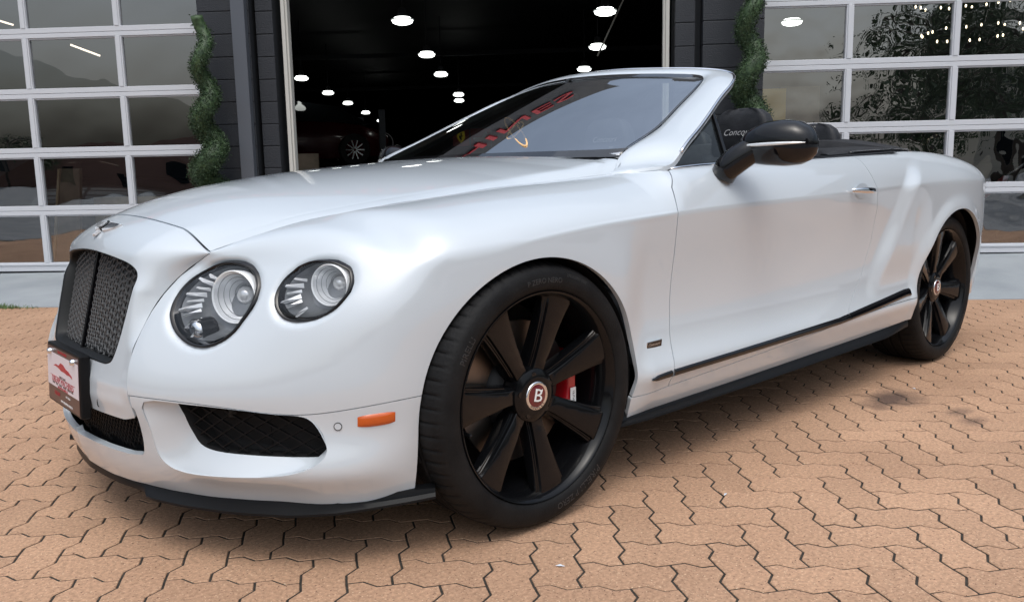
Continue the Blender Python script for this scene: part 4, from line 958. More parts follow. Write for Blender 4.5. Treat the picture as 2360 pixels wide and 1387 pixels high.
for sgn in (1, -1):
    for q in range(-60, 90):
        c0 = q*pit*1.25      # family of wavy bars: z = zc + sgn*y*slope
        pts = []
        for t in np.linspace(-.33, .33, 66):
            z = .45+c0+sgn*t*1.35*.9; pts.append((t, z))
        run = []
        def flush(run):
            if len(run) < 2: return
            V = []; k = 4
            for i, (y, z, wv) in enumerate(run):
                w = .0022+.0012*wv; dxw = .0035*wv*sgn; X0 = gx(y, z)+dxw
                V += [(X0, y, z-w), (X0, y, z+w), (X0-.010, y, z+w), (X0-.010, y, z-w)]
            F = []
            for i in range(len(run)-1):
                for j in range(4): F.append((i*4+j, i*4+(j+1) % 4, i*4+4+(j+1) % 4, i*4+4+j))
            gm.add(V, F)
        for i, (y, z) in enumerate(pts):
            ok = abs(y) > .008 and float(sd_op(np.array([y]), np.array([z]))[0]) > .004
            if ok: run.append((y, z, math.cos(math.pi*y/.0100)))
            else: flush(run); run = []
        flush(run)
gm.out('grille_mesh', M['grille_metal'], grille, recalc=False)
MB().bar((gx(0, .49)-.001, 0, .492), (gx(0, .765)-.001, 0, .766), .008, .012, up=(1, 0, 0)).out('centre_bar', M['gloss_black'], grille, bevel=.002)
# badge on the nose
bdg = empty('nose_badge', parent=car)
def bp_(u, v, h):       # local plane of the badge: u = y, v up the slope
    v = v*.8; x, z = .7765-.080*(v/.1)*1.0, .8265+.058*(v/.1); return (x-.45*u*u+h*.58, u, z-.35*u*u+h*.81)
wing = [(-.005, -.012), (-.03, -.022), (-.06, -.012), (-.088, .010), (-.094, .022), (-.07, .020), (-.04, .022), (-.012, .026)]
for s_ in (1, -1):
    MB().prism([(s_*a, b) for a, b in wing], lambda u_, v_, d_: bp_(u_, v_, d_), -.004, .003).out('wing_base', M['badge_silver'], bdg)
    for k in range(7):
        y0 = s_*(.020+k*.0095); MB().add([bp_(y0, -.011+k*.0012, .0045), bp_(y0+s_*.0042, -.012+k*.0018, .0045), bp_(y0+s_*.010, .019, .0045), bp_(y0+s_*.0045, .021, .0045)], [(0, 1, 2, 3)]).out('feather', M['gloss_black'], bdg)
MB().prism([(.017*math.cos(a), .004+.022*math.sin(a)) for a in np.linspace(0, 2*math.pi, 20, endpoint=False)], lambda u_, v_, d_: bp_(u_, v_, d_), -.002, .006).out('badge_oval', M['gloss_black'], bdg)
V, F = text_geo('B', .040, .001); MB().add([bp_(x, y+.004, .0075+z) for x, y, z in V], F).out('badge_letter', M['badge_silver'], bdg)
MB().prism([(-.012, -.022), (.012, -.022), (.007, -.045), (0, -.050), (-.007, -.045)], lambda u_, v_, d_: bp_(u_, v_, d_), -.003, .003).out('badge_tail', M['badge_silver'], bdg)

# ---------- centre lower intake + number plate
ym = MB()
for sgn in (1, -1):
    for q in range(-60, 60):
        for a, b in seg_in(lambda u, v: CI(np.abs(u), v), (-.4, .33+q*.0235+sgn*-.4*.75*1.0), (.4, .33+q*.0235+sgn*.4*.75), 120):
            ym.bar((fascia_x(abs(a[0]), a[1])-.030, a[0], a[1]), (fascia_x(abs(b[0]), b[1])-.030, b[0], b[1]), .0022, .004, up=(1, 0, 0))
# bars follow the curved fascia in short chords
def mesh_grill(name, sdf, y0, y1, zc, pitch, slope, depth, m, mirror=True, wd=.0024, absy=False, two=True):
    g_ = MB()
    for sgn in ((1, -1) if two else (1,)):
        for q in range(-40, 41):
            run = []
            for y in np.linspace(y0, y1, 44):
                z = zc+q*pitch+sgn*(y-(y0+y1)/2)*slope
                ok = .15 < z < .5 and float(sdf(np.array([abs(y) if absy else y]), np.array([z]))[0]) > .001
                if ok: run.append((fascia_x(abs(y), z)-depth, y, z))
                if (not ok or y == y1):
                    if len(run) > 1:
                        V = []
                        for (x_, y_, z_) in run: V += [(x_, y_, z_-wd), (x_, y_, z_+wd), (x_-.006, y_, z_+wd), (x_-.006, y_, z_-wd)]
                        F = [(i*4+j, i*4+(j+1) % 4, i*4+4+(j+1) % 4, i*4+4+j) for i in range(len(run)-1) for j in range(4)]
                        g_.add(V, F)
                    run = []
    for s_ in ((1, -1) if mirror else (1,)):
        MB().add([(x, y*s_, z) for x, y, z in g_.V], g_.F).out(name, m, car, recalc=False)
mesh_grill('centre_intake_mesh', CI, -.385, .385, .33, .0235, 1.5, .028, M['satin_black'], mirror=False, absy=True, wd=.0014)
MB().add([(fascia_x(abs(y), .3)-.075, y, z) for y in np.linspace(-.40, .40, 14) for z in (.22, .42)], grid_faces(14, 2)).out('intake_shadow', M['liner'], car)
# side intakes: funnel from the outer outline to the inner outline, mesh behind
sd_inn = poly_sdf(INN)
def resample(P, n):
    P = np.array(P+[P[0]]); d = np.r_[0, np.cumsum(np.linalg.norm(np.diff(P, axis=0), axis=1))]; t = np.linspace(0, d[-1], n, endpoint=False)
    return np.stack([np.interp(t, d, P[:, 0]), np.interp(t, d, P[:, 1])], 1)
def align(A, B):                                   # match start of B to A by angle around the centroid
    k = min(range(len(B)), key=lambda i: np.linalg.norm(B[i]-A[0])); return np.roll(B, -k, 0)
nA = 120; OA = resample([tuple(p) for p in INT], nA); OB = resample([tuple(p) for p in INN], 400)
ca, cb = OA.mean(0), OB.mean(0)
sc_ = np.array([(OA[:, 0].max()-OA[:, 0].min())/(OB[:, 0].max()-OB[:, 0].min()), (OA[:, 1].max()-OA[:, 1].min())/(OB[:, 1].max()-OB[:, 1].min())])
OB2 = []; kk = 0
for p in OA:                                       # nearest point after normalising both outlines to the same box
    pa = (p-[(OA[:, 0].max()+OA[:, 0].min())/2, (OA[:, 1].max()+OA[:, 1].min())/2])
    pb = (OB-[(OB[:, 0].max()+OB[:, 0].min())/2, (OB[:, 1].max()+OB[:, 1].min())/2])*sc_
    OB2.append(OB[np.argmin(np.linalg.norm(pb-pa, axis=1))])
OB2 = np.array(OB2)
for s_ in (1, -1):
    V = []
    prof = [(0, 0, -.0005), (.03, .02, -.003), (.12, .06, -.008), (.5, .4, -.022), (.88, .9, -.034), (1, 1, -.040)]
    for a_, _, d_ in prof:
        for p, q in zip(OA, OB2): y, z = p*(1-a_)+q*a_; V.append((fascia_x(y, z)+d_, y*s_, z))
    F = [(k*nA+i, k*nA+(i+1) % nA, (k+1)*nA+(i+1) % nA, (k+1)*nA+i) for k in range(len(prof)-1) for i in range(nA)]
    MB().add(V, F).out('intake_surround', M['car_white'], car, smooth=True)
    V = [(fascia_x(p[0], p[1])-.040-d_, p[0]*s_, p[1]) for d_ in (0, .05) for p in OB2]; F = [(i, (i+1) % nA, nA+(i+1) % nA, nA+i) for i in range(nA)]+[tuple(range(nA, 2*nA))]
    MB().add(V, F).out('intake_duct', M['liner'], car)
    MB().lathe([(.0, .004), (.016, .004), (.020, 0), (.024, -.01)], 20, 'x').out('parking_radar', M['plastic_black'], car, smooth=True, mw=Matrix.Translation((fascia_x(.555, .395)-.062, s_*.555, .395)))
mesh_grill('side_intake_mesh', sd_inn, .45, .785, .355, .034, .72, .048, M['satin_black'], mirror=True, wd=.0016)
# number plate on its holder
pm_ = frame((.9135, .0, .419), (0, 1, 0), (-.06, 0, 1))     # x right (car left), y up, z forward
pe = empty('number_plate', parent=car); pe.matrix_local = pm_
MB().box(-.156, .156, -.084, .084, -.022, .004).out('holder', M['satin_black'], pe, bevel=.004)
MB().box(-.148, .148, -.077, .076, .0045, .0055).out('border_band', M['plate_brown'], pe)
MB().box(-.146, .146, -.034, .060, .0058, .0068).out('plate_face', M['plate_pink'], pe)
for a_ in (-.110, .110):
    sc = MB().lathe([(0, .017), (.006, .016), (.0085, .012), (.009, .006)], 14, 'z').out('screw', M['chrome'], pe, smooth=True, mw=Matrix.Translation((a_, .062, 0)))
CARL = [(-.085, .022), (-.060, .032), (-.035, .030), (-.015, .046), (.010, .044), (.035, .030), (.060, .026), (.090, .012), (.094, .002), (.070, .010), (.045, .008), (.02, .012), (-.01, .012), (-.03, .018), (-.055, .022)]
MB().prism(CARL, lambda u_, v_, d_: (u_, .012+v_*.62, d_), .0069, .0074).out('plate_emblem', M['plate_red'], pe)
def ptext(t, size, x, y, m_, sx=1, z=.0072, name='plate_text'):
    V, F = text_geo(t, size, .0004, sx=sx); MB().add([(a+x, b+y, c+z) for a, b, c in V], F).out(name, M[m_], pe, recalc=False)
ptext('WEST COAST', .010, 0, -.001, 'plate_brown'); ptext('DREAM MACHINES', .0235, 0, -.013, 'plate_red', 1.05)
ptext('SHOP   SELL   LEASE   TRADE   SUPERCARS', .0085, 0, -.0235, 'plate_brown', 1.25); ptext('DREAMMACHINES.CA', .009, 0, -.031, 'plate_red', 1.1)
ptext('DREAM MACHINES', .010, .0, .068, 'plate_red', z=.0062); ptext('DREAM', .016, -.06, -.052, 'plate_red', z=.0062); ptext('AUTO SALES', .0075, .045, -.047, 'white_print', z=.0062); ptext('WWW.DREAMMACHINES.CA', .0085, .03, -.067, 'white_print', z=.0062)
MB().box(-.12, -.02, -.0045, -.0035, .0069, .0072).box(.02, .12, -.0045, -.0035, .0069, .0072).out('plate_rule', M['plate_red'], pe)
# washer / tow cover mark on the shell
MB().tube([(.886-.0+.0045, .20+.006*math.cos(a), .372+.010*math.sin(a)+.012) for a in np.linspace(2, 5.2, 10)], .0012, 6).out('tow_cover_mark', M['plastic_black'], car)

# ---------- headlights
def surf_at(y, z): return fascia_x(y, z)
def headlight(poly, cy, cz, rc, ryz, name_lbl, s_, inner):
    e = empty('headlight', parent=car)
    P = np.array(smooth_poly(poly, 3)); n = len(P); c = np.array([cy, cz]); ax = .0
    V = []; prof = [(1.015, -.012), (.990, -.003), (.975, .0005), (.945, .0005), (.915, -.006), (.87, -.012), (.86, -.016)]
    for k, d in prof:
        for p in P: q = c+(p-c)*k; V.append((surf_at(*q)+d, q[0]*s_, q[1]))
    F = [(k*n+i, k*n+(i+1) % n, (k+1)*n+(i+1) % n, (k+1)*n+i) for k in range(len(prof)-1) for i in range(n)]
    MB().add(V, F).out('bezel', M['gloss_black'], e, smooth=True)
    # glass: the fascia surface itself, inside the outline
    V = [(surf_at(*c)+.002, c[0]*s_, c[1])]; F = []
    kk = np.linspace(.12, .90, 8)
    for k in kk:
        for p in P: q = c+(p-c)*k; V.append((surf_at(*q)+.003*(1-(k/.9)**2)-.002*(k > .88), q[0]*s_, q[1]))
    F = [(0, 1+i, 1+(i+1) % n) for i in range(n)]+[(1+k*n+i, 1+(k+1)*n+i, 1+(k+1)*n+(i+1) % n, 1+k*n+(i+1) % n) for k in range(7) for i in range(n)]
    MB().add(V, F).out('lens', M['lens'], e, smooth=True)
    # bowl
    V = []; pb = [(.87, -.014), (.80, -.030), (.76, -.055), (.70, -.075)]
    for k, d in pb:
        for p in P: q = c+(p-c)*k; V.append((surf_at(*q)+d, q[0]*s_, q[1]))
    F = [(k*n+i, k*n+(i+1) % n, (k+1)*n+(i+1) % n, (k+1)*n+i) for k in range(3) for i in range(n)]+[tuple(range(3*n, 4*n))]
    MB().add(V, F).out('bowl', M['lamp_dark'], e, smooth=False)
    # main projector cup: a ribbed bowl with a bright ring, axis forward and slightly outward
    py, pz = rc; pr_ = ryz; cx = surf_at(py, pz)-.020
    axd = Vector((1, s_*.50, .05)).normalized(); fr_ = frame((cx, py*s_, pz), Vector((0, 1, 0)).cross(axd), axd)
    cup = MB().lathe([(pr_*.965, .0)]+[(pr_*(.92-.10*k)+(.0015 if k % 2 else 0), -.006-.0095*k) for k in range(6)]+[(pr_*.36, -.064), (0, -.066)], 40)
    cup.out('reflector', M['reflector'], e, angle=25, mw=fr_)
    MB().lathe([(pr_*.955, -.002), (pr_*.965, .003), (pr_*.985, .0045), (pr_*1.005, .002), (pr_*1.01, -.006), (pr_*.98, -.03)], 48).out('ring', M['white_ring'], e, smooth=True, mw=fr_)
    MB().ball((0, -.045, 0), pr_*.36, pr_*.30, pr_*.36, 20, 12).out('projector_lens', M['clear_lamp'], e, smooth=True, mw=fr_)
    for k in range(5):
        MB().lathe([(pr_*(.86-.13*k), -.0095-.011*k), (pr_*(.86-.13*k)+.0008, -.0088-.011*k), (pr_*(.85-.13*k), -.0088-.011*k)], 40).out('rib', M['lamp_dark'], e, mw=fr_)
    # crystal shards of the daytime lamp fanned on the inboard side
    nsh = 12 if inner else 16
    for k in range(nsh):
        a_ = R(150+(k-(0 if not inner else 0))*(112/nsh if inner else 190/nsh)) if inner else R(95+k*(200/nsh))
        ca_, sa_ = math.cos(a_), math.sin(a_); r0_, r1_ = pr_*1.12, pr_*1.12+(.034 if inner else .026)*(1.25 if k % 2 else .85)
        q0 = (py+ca_*r0_, pz+sa_*r0_); q1 = (py+ca_*r1_, pz+sa_*r1_)
        if float(poly_sdf(P)(np.array([q1[0]]), np.array([q1[1]]))[0]) < .006: continue
        a3 = Vector((surf_at(*q0)-.022, q0[0]*s_, q0[1])); b3 = Vector((surf_at(*q1)-.012, q1[0]*s_, q1[1])); w_ = .012 if k % 2 else .008
        tn = Vector((0, -sa_*s_, ca_))
        MB().add([tuple(a3-tn*w_*.5), tuple(a3+tn*w_*.5), tuple(b3+tn*w_*.35), tuple(b3-tn*w_*.35), tuple((a3+b3)/2+Vector((.012, 0, 0))), tuple(b3+Vector((.004, 0, 0)))], [(0, 1, 4), (1, 2, 5, 4), (2, 3, 5), (3, 0, 4, 5)]).out('led_shard', M['reflector'], e)
    if inner:
        fr2 = frame((surf_at(.470, .583)-.016, s_*.470, .583), Vector((0, 1, 0)).cross(Vector((1, s_*.25, 0)).normalized()), Vector((1, s_*.25, 0)).normalized())
        MB().lathe([(0, .008), (.019, .005), (.0285, -.002), (.0300, -.008)], 28).out('washer_cap', M['chrome'], e, smooth=True, mw=fr2)
        MB().lathe([(.031, -.004), (.031, -.05)], 28).out('washer_housing', M['gloss_black'], e, smooth=True, mw=fr2)
for s_ in (1, -1):
    headlight(HLI, .491, .648, (.520, .664), .0655, '', s_, True)
    headlight(HLO, .714, .687, (.733, .697), .0500, '', s_, False)
# ---------- bonnet
def r9pt(t):    # bonnet shut line, t 0 nose .. 1 cowl corner
    P = np.array([(.663, .430, .767), (.610, .466, .791), (.557, .500, .812), (.460, .553, .842), (.364, .597, .860), (.25, .632, .8775), (.129, .660, .891), (0, .682, .9055), (-.156, .701, .919), (-.33, .7205, .931), (-.47, .735, .9405), (-.520, .7400, .9440)])
    d = np.r_[0, np.cumsum(np.linalg.norm(np.diff(P, axis=0), axis=1))]; return nspline(d/d[-1], P, np.atleast_1d(t))
cl_x = np.array([.716, .66, .60, .50, .40, .30, .15, 0, -.15, -.28, -.36, -.41]); cl_z = np.array([.856, .878, .897, .922, .940, .954, .972, .985, .997, 1.006, 1.0105, 1.013])
nu = 120; tt_ = np.r_[np.linspace(0, .89, 52), np.linspace(.90, 1, 26)]; nv = len(tt_)
HP = []
tq = np.linspace(0, 1, nu)
E9 = r9pt(tq)
cxx = .7085+(-.412-.7085)*tq**.97; E9[:12] += (np.array([-.0045, 0, .0])*(1-np.arange(12)/12)[:, None])
for i in range(nu):
    e = E9[i]; q = tq[i]; c = np.array([cxx[i], 0, float(cs(cxx[i], cl_x, cl_z)[0])]); row = []
    tc_ = .93+.025*q; lift = float(np.interp(q, [0, .12, .35, .7, .88, 1], [0, .002, .009, .015, .026, .046])); wr = float(sm(np.array([(q-.80)/.20]))[0]); xr = e[0]-.080*wr
    zn_ = e[2]+(c[2]-e[2])*(1-tc_**2.1); zc2 = max(zn_, e[2]+lift)+lift*.12*(q < .95)
    for t in tt_:
        y = e[1]*t*.9955; x = c[0]+(xr-c[0])*t*t
        if t <= tc_: z = zc2+(c[2]-zc2)*(1-(t/tc_)**2.1)
        else:
            r_ = (t-tc_)/(1-tc_); z = zc2+(e[2]-zc2)*(.85*r_+.15*r_*r_); x += (e[0]-xr)*r_
        # round the crease over a few millimetres
        g_ = math.exp(-((t-tc_)/.013)**2); z -= g_*.18*max(0, zc2-e[2]-.004)*.35
        row.append((x, y, z))
    HP.append(row)
HP = np.array(HP)
# front edge sits flush with the nose shell
sr = SHP[:, -1]; yy_ = HP[0][:, 1]; tgt = np.stack([np.interp(yy_, sr[:, 1], sr[:, 0]), yy_, np.interp(yy_, sr[:, 1], sr[:, 2])], 1); dl = tgt-HP[0]-[.0055, 0, -.0018]
for i in range(16): HP[i] += dl*(1-i/16)**2
HP[:, :, 0] -= 0
HF = np.concatenate([(HP*[1, -1, 1])[:, ::-1][:, :-1], HP], 1); HN = normals(HF); HN = HN if HN[60, 60, 2] > 0 else -HN
V = HF.reshape(-1, 3); N = HN.reshape(-1, 3); Fs = orient(V, N, grid_faces(*HF.shape[:2])); V, N, Fs = flange(V, N, Fs, .028)
link('bonnet', mesh('bonnet', V, Fs, True, N), M['car_white'], car)
MB().add([tuple(p) for r_ in (HF[::6, ::6]-[0, 0, .03]) for p in r_], grid_faces(*HF[::6, ::6].shape[:2])).out('bonnet_liner', M['liner'], car)
# cowl strip below the screen
MB().add([p for y in np.linspace(-.66, .66, 30) for p in ((-.40-.30*y*y, y, .998), (-.50-.28*y*y, y, .985))], grid_faces(30, 2)).out('cowl_panel', M['plastic_black'], car)
for s_ in (1, -1):      # body coloured filler between bonnet corner and screen pillar
    MB().add([(x, s_*y, z) for x, y, z in ((-.500, .728, .9370), (-.530, .737, .9500), (-.562, .731, .9740), (-.590, .712, .9900), (-.575, .680, .9800), (-.520, .680, .9550))], [(0, 1, 2, 3, 4, 5)]).out('cowl_corner', M['car_white'], car)
# ---------- screen frame
sec = [((-.500, .722, .905), (-.610, .832, .915)), ((-.488, .722, .9330), (-.612, .866, .9580)), ((-.535, .717, .956), (-.655, .862, .970)), ((-.582, .706, .992), (-.72, .848, 1.006)), ((-.76, .697, 1.073), (-.845, .812, 1.068)), ((-.93, .660, 1.148), (-.985, .770, 1.137)),
       ((-1.12, .613, 1.237), (-1.165, .712, 1.224)), ((-1.215, .583, 1.282), (-1.285, .670, 1.278)), ((-1.258, .545, 1.304), (-1.352, .610, 1.312)), ((-1.238, .46, 1.317), (-1.350, .50, 1.336)), ((-1.18, .30, 1.329), (-1.305, .32, 1.353)), ((-1.13, .12, 1.336), (-1.262, .13, 1.364)), ((-1.12, 0, 1.338), (-1.252, 0, 1.366))]
A = np.array([s_[0] for s_ in sec]); B = np.array([s_[1] for s_ in sec]); d = np.r_[0, np.cumsum(np.linalg.norm(np.diff((A+B)/2, axis=0), axis=1))]; q_ = np.linspace(0, d[-1], 90)
A9, B9 = nspline(d, A, q_), nspline(d, B, q_)
WP = []
for a, b in zip(A9, B9):
    w = b-a; L = np.linalg.norm(w); up = np.array([.35, .25, .9]); up = up-w*(up@w)/L**2; up /= np.linalg.norm(up)
    WP.append([tuple(a-up*.018)]+[tuple(a+w*t+up*(.010*(1-(2*t-1)**2)+.004*(t > .0))*min(1, .15+len(WP)/14)) for t in np.linspace(0, 1, 12)]+[tuple(b-up*.012+w*.02), tuple(b-up*.035-w*.25), tuple(a-up*.04+w*.3)])
WP = np.array(WP); full = np.concatenate([WP, (WP*[1, -1, 1])[::-1][1:]], 0)
MB().add([tuple(p) for r_ in full for p in r_], grid_faces(full.shape[0], full.shape[1])).out('screen_frame', M['car_white'], car, angle=40)
ch = [tuple(p) for p in full[9:, 12]][:-9]
MB().tube([tuple(np.array(p)+[-.002, 0, .001]) for p in ch], .0058, 8).out('screen_trim', M['chrome'], car, smooth=True)
# glass: edge curve, bottom bow
def bowx(y): return -.425-.30*y*y
GB = [np.array((bowx(y), y, 1.004)) for y in np.linspace(0, .70, 30)]; GT = [p for p in A9[::-1] if p[2] > 1.0]
d1 = np.r_[0, np.cumsum(np.linalg.norm(np.diff(np.array(GT), axis=0), axis=1))]
# sections across: bottom point(s) to top point(s) by y-ratio
top = np.array([p for p in A9[::-1] if p[2] > 1.29 and p[1] < .56]); topf = lambda y: np.array([np.interp(y, top[:, 1], top[:, 0]), y, np.interp(y, top[:, 1], top[:, 2])])
side = np.array([p for p in A9 if p[2] >= 1.0 and p[2] <= 1.296])
V = []; nA_, nB_ = 34, 24
zt_max = top[-1][2]
def screen_pt(u, v):     # u 0..1 across, v 0..1 up
    yb = u*.725; b = np.array([bowx(yb), yb, .994]); yt = u*float(top[:, 1].max()); t = topf(yt)
    p = b*(1-v)+t*v; sdg = np.array([np.interp(p[2], side[:, 2], side[:, 0]), np.interp(p[2], side[:, 2], side[:, 1]), p[2]]) if p[2] < side[:, 2].max() else None
    if sdg is not None: w = u**3; p = p*(1-w)+sdg*w
    bul = math.sin(math.pi*v)*.012*(1-u**4); return p+np.array([.45, 0, .9])*bul
GR = np.array([[screen_pt(u, v) for v in np.linspace(0, 1, nB_)] for u in np.linspace(0, 1, nA_)]); GRf = np.concatenate([(GR*[1, -1, 1])[::-1], GR[1:]], 0)
MB().add([tuple(p) for r_ in GRf for p in r_], grid_faces(*GRf.shape[:2])).out('windscreen', M['windscreen'], car, smooth=True)
FR = []    # black ceramic border just inside the glass edge
nn = GRf.shape[0]
def strip(P0, P1, nm='screen_border'):
    off = np.array([.0018, 0, .0035]); V = [tuple(p+off) for p in P0]+[tuple(p+off) for p in P1]; n = len(P0)
    MB().add(V, [(i, i+1, n+i+1, n+i) for i in range(n-1)]).out(nm, M['frit'], car, smooth=True)
for s_ in (1, -1):
    m_ = np.array([1, s_, 1]); e0 = np.array([screen_pt(1, v) for v in np.linspace(0, 1, 30)])*m_; e1 = np.array([screen_pt(1-.045-.03*(1-v)**6, v) for v in np.linspace(0, 1, 30)])*m_
    strip(e0, e1)
strip(np.array([screen_pt(abs(u), 1)*[1, np.sign(u), 1] for u in np.linspace(-1, 1, 60)]), np.array([screen_pt(abs(u), .955-.03*abs(u)**8)*[1, np.sign(u), 1] for u in np.linspace(-1, 1, 60)]))
strip(np.array([screen_pt(abs(u), 0)*[1, np.sign(u), 1] for u in np.linspace(-1, 1, 60)]), np.array([screen_pt(abs(u), .07+.03*abs(u)**8)*[1, np.sign(u), 1] for u in np.linspace(-1, 1, 60)]))
# reflection of a gold emblem, modelled on the glass as two crossed ellipses
def scr_uv(u, v, h=.006): p = screen_pt(abs(u), v); return (p[0]+.4*h, math.copysign(p[1], u), p[2]+.9*h)
em = empty('emblem_reflection', parent=car)
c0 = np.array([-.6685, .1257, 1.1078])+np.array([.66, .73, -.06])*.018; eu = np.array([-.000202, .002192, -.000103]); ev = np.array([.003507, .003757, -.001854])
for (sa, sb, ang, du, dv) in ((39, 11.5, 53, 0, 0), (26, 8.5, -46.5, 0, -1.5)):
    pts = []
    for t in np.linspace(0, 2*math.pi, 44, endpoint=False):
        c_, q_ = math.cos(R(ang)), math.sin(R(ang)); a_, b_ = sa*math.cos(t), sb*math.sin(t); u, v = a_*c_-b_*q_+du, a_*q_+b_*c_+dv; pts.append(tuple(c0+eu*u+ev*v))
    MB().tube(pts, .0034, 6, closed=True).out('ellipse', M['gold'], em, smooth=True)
# sun visors, rear view mirror
MB().ball((-1.05, .0, 1.245), .02, .11, .035, 20, 10).out('interior_mirror', M['plastic_black'], car, smooth=True)
MB().bar((-1.02, 0, 1.25), (-1.10, 0, 1.33), .02).out('mirror_stem', M['plastic_black'], car)
# ---------- cabin
MB().box(-2.35, -.45, -.80, .80, .30, .34).box(-2.40, -2.35, -.80, .80, .30, .90).out('cabin_floor', M['leather'], car)
dsh = [(-.45, .99), (-.56, 1.0), (-.74, .985), (-.86, .945), (-.90, .89), (-.84, .74), (-.74, .60), (-.45, .60)]
V = []; ys = np.linspace(-.67, .67, 24)
for y in ys: V += [(x-.06-.07*(y/.76)**2, y, z-.030*(y/.76)**4-.006*math.cos(y*9)) for x, z in dsh]
MB().add(V, grid_faces(24, len(dsh))).out('dashboard', M['leather'], car, smooth=True)
fr_w = frame((-.985, .36, .87), (0, 1, 0), (-.35, 0, .93))
sw = empty('steering_wheel', parent=car); sw.matrix_local = fr_w
MB().tube([(.185*math.cos(a), .185*math.sin(a), 0) for a in np.linspace(0, 2*math.pi, 36, endpoint=False)], .016, 8, closed=True).out('wheel_rim', M['leather'], sw, smooth=True)
MB().ball((0, 0, .0), .065, .06, .03, 16, 8).out('hub', M['leather'], sw, smooth=True)
for a_ in (0, math.pi, -math.pi/2): MB().bar((0, 0, 0), (.18*math.cos(a_), .18*math.sin(a_), 0), .035, .014).out('spoke', M['silver'], sw)
def door_in(s_):
    V = []; xs = np.linspace(-2.30, -.62, 24)
    for x in xs: zt = float(z9_(x)[0]); V += [(x, s_*.868, zt-.001), (x, s_*.845, zt+.002), (x, s_*.80, zt-.008), (x, s_*.775, zt-.05), (x, s_*.765, .55), (x, s_*.78, .35)]
    MB().add(V, grid_faces(24, 6)).out('door_trim', M['leather'], car, smooth=True)
for s_ in (1, -1): door_in(s_)
def seat(x, y, zt, label_dir=1, rear=False):
    e = empty('seat', parent=car, mw=None); e.location = (x, y, 0)
    def pad(prof, w0, w1, nm, crown=.02):
        V = []; n = len(prof); us = np.linspace(-1, 1, 17)
        for u in us:
            for k, (px_, pz_, wk) in enumerate(prof):
                V.append((px_, u*wk*(w0+(w1-w0)*k/n)*1.0, pz_-crown*abs(u)**4))
        o = MB().add(V, grid_faces(17, n)); return o.out(nm, M['leather'], e, smooth=True)
    # cushion
    pad([(.30, .45, .9), (.33, .52, 1), (.28, .57, 1), (0, .545, 1), (-.20, .52, .95), (-.25, .45, .9)], .25, .25, 'cushion')
    # backrest as closed rounded slab, wing shaped
    def slab(sec_, nm, m_=M['leather']):
        V = []; k = 20
        for (cx0, cz0, hw, th) in sec_:
            for j in range(k):
                a_ = 2*math.pi*j/k; sx = abs(math.cos(a_))**.55*math.copysign(1, math.cos(a_)); sy = abs(math.sin(a_))**.8*math.copysign(1, math.sin(a_))
                V.append((cx0+th*sy+(.03*abs(sx)**3 if sy > -.5 else 0), hw*sx, cz0))
        F = []
        for i in range(len(sec_)-1):
            for j in range(k): F.append((i*k+j, i*k+(j+1) % k, (i+1)*k+(j+1) % k, (i+1)*k+j))
        F += [tuple(range(k)), tuple(range((len(sec_)-1)*k, len(sec_)*k))]
        return MB().add(V, F).out(nm, m_, e, smooth=True)
    lean = -.28
    bz = np.linspace(.50, zt-.20, 9)
    slab([(-.20+lean*(z-.5), z, .25*(1-.18*((z-.5)/(zt-.7))**3), .065) for z in bz], 'backrest')
    hz = [(0, .80, .55), (.015, .94, .8), (.05, 1, 1), (.11, .98, 1), (.17, .90, .95), (.205, .78, .8), (.228, .55, .55), (.236, .25, .25)]
    slab([(-.20+lean*(zt-.72)+.012, zt-.235+h_, .150*w_, .055*t_) for h_, w_, t_ in hz], 'headrest')
    hx = -.20+lean*(zt-.72)+.012
    # piping and stitched script on the headrest
    MB().tube([(hx+.030, .152*math.cos(a)*.93, zt-.12+.112*math.sin(a)) for a in np.linspace(-.5, math.pi+.5, 24)], .0022, 5).out('piping', M['satin_black'], e, smooth=True)
    V, F = text_geo('Concours', .040, .001, font_shear=.5); MB().add([(hx+.0575+c, a, b+zt-.105) for a, b, c in V], F).out('embroidery', M['stitch'], e, recalc=False)
    V, F = text_geo('SERIES', .010, .001); MB().add([(hx+.0575+c, a+.05, b+zt-.145) for a, b, c in V], F).out('embroidery', M['stitch'], e, recalc=False)
    return e
def copy_tree(o, parent=None):
    c = o.copy(); COL.objects.link(c)
    if parent is not None: c.parent = parent
    for ch in list(o.children): copy_tree(ch, c)
    return c
s1 = seat(-1.50, .385, 1.215); s2 = copy_tree(s1, car); s2.location = (-1.48, -.385, 0)
s3 = seat(-2.16, .37, 1.165); s4 = copy_tree(s3, car); s4.location = (-2.16, -.37, 0)
# ---------- rear deck: tonneau cover and boot lid
dk = []; xs = np.linspace(-2.08, -3.55, 60)
def belt(x): return float(y9_(x)), float(z9_(x)[0])
def deck_row(x, inset=.0, n=40, lift=0.0, full=True, x1=None):
    yb, zb2 = belt(x); crown = np.interp(x, [-3.55, -3.0, -2.4, -2.0], [.025, .03, .022, .018])
    return [(x, (yb-inset)*t, zb2+crown*(1-t*t)+lift) for t in np.linspace(-1, 1, n)]
bx = np.linspace(-2.95, -3.56, 30); V = []
for x in np.linspace(-2.60, -3.56, 40):
    yb, zb2 = belt(x); cr = float(np.interp(x, [-3.56, -3.3, -2.6], [.045, .058, .045]))
    V += [(x, (yb-.003)*t, zb2+cr*(1-abs(t)**3)-.012*(1-min(1, abs(x+2.6)/.3))*(abs(t) < .85)) for t in np.linspace(-1, 1, 40)]
MB().add(V, grid_faces(40, 40)).out('boot_lid', M['car_white'], car, smooth=True)
V = []; th_ = np.linspace(0, 1, 40)
def ton_w(x): return float(np.interp(x, [-3.06, -3.0, -2.9, -2.75, -2.6, -2.45, -2.30], [.30, .45, .60, .705, .775, .805, .823]))
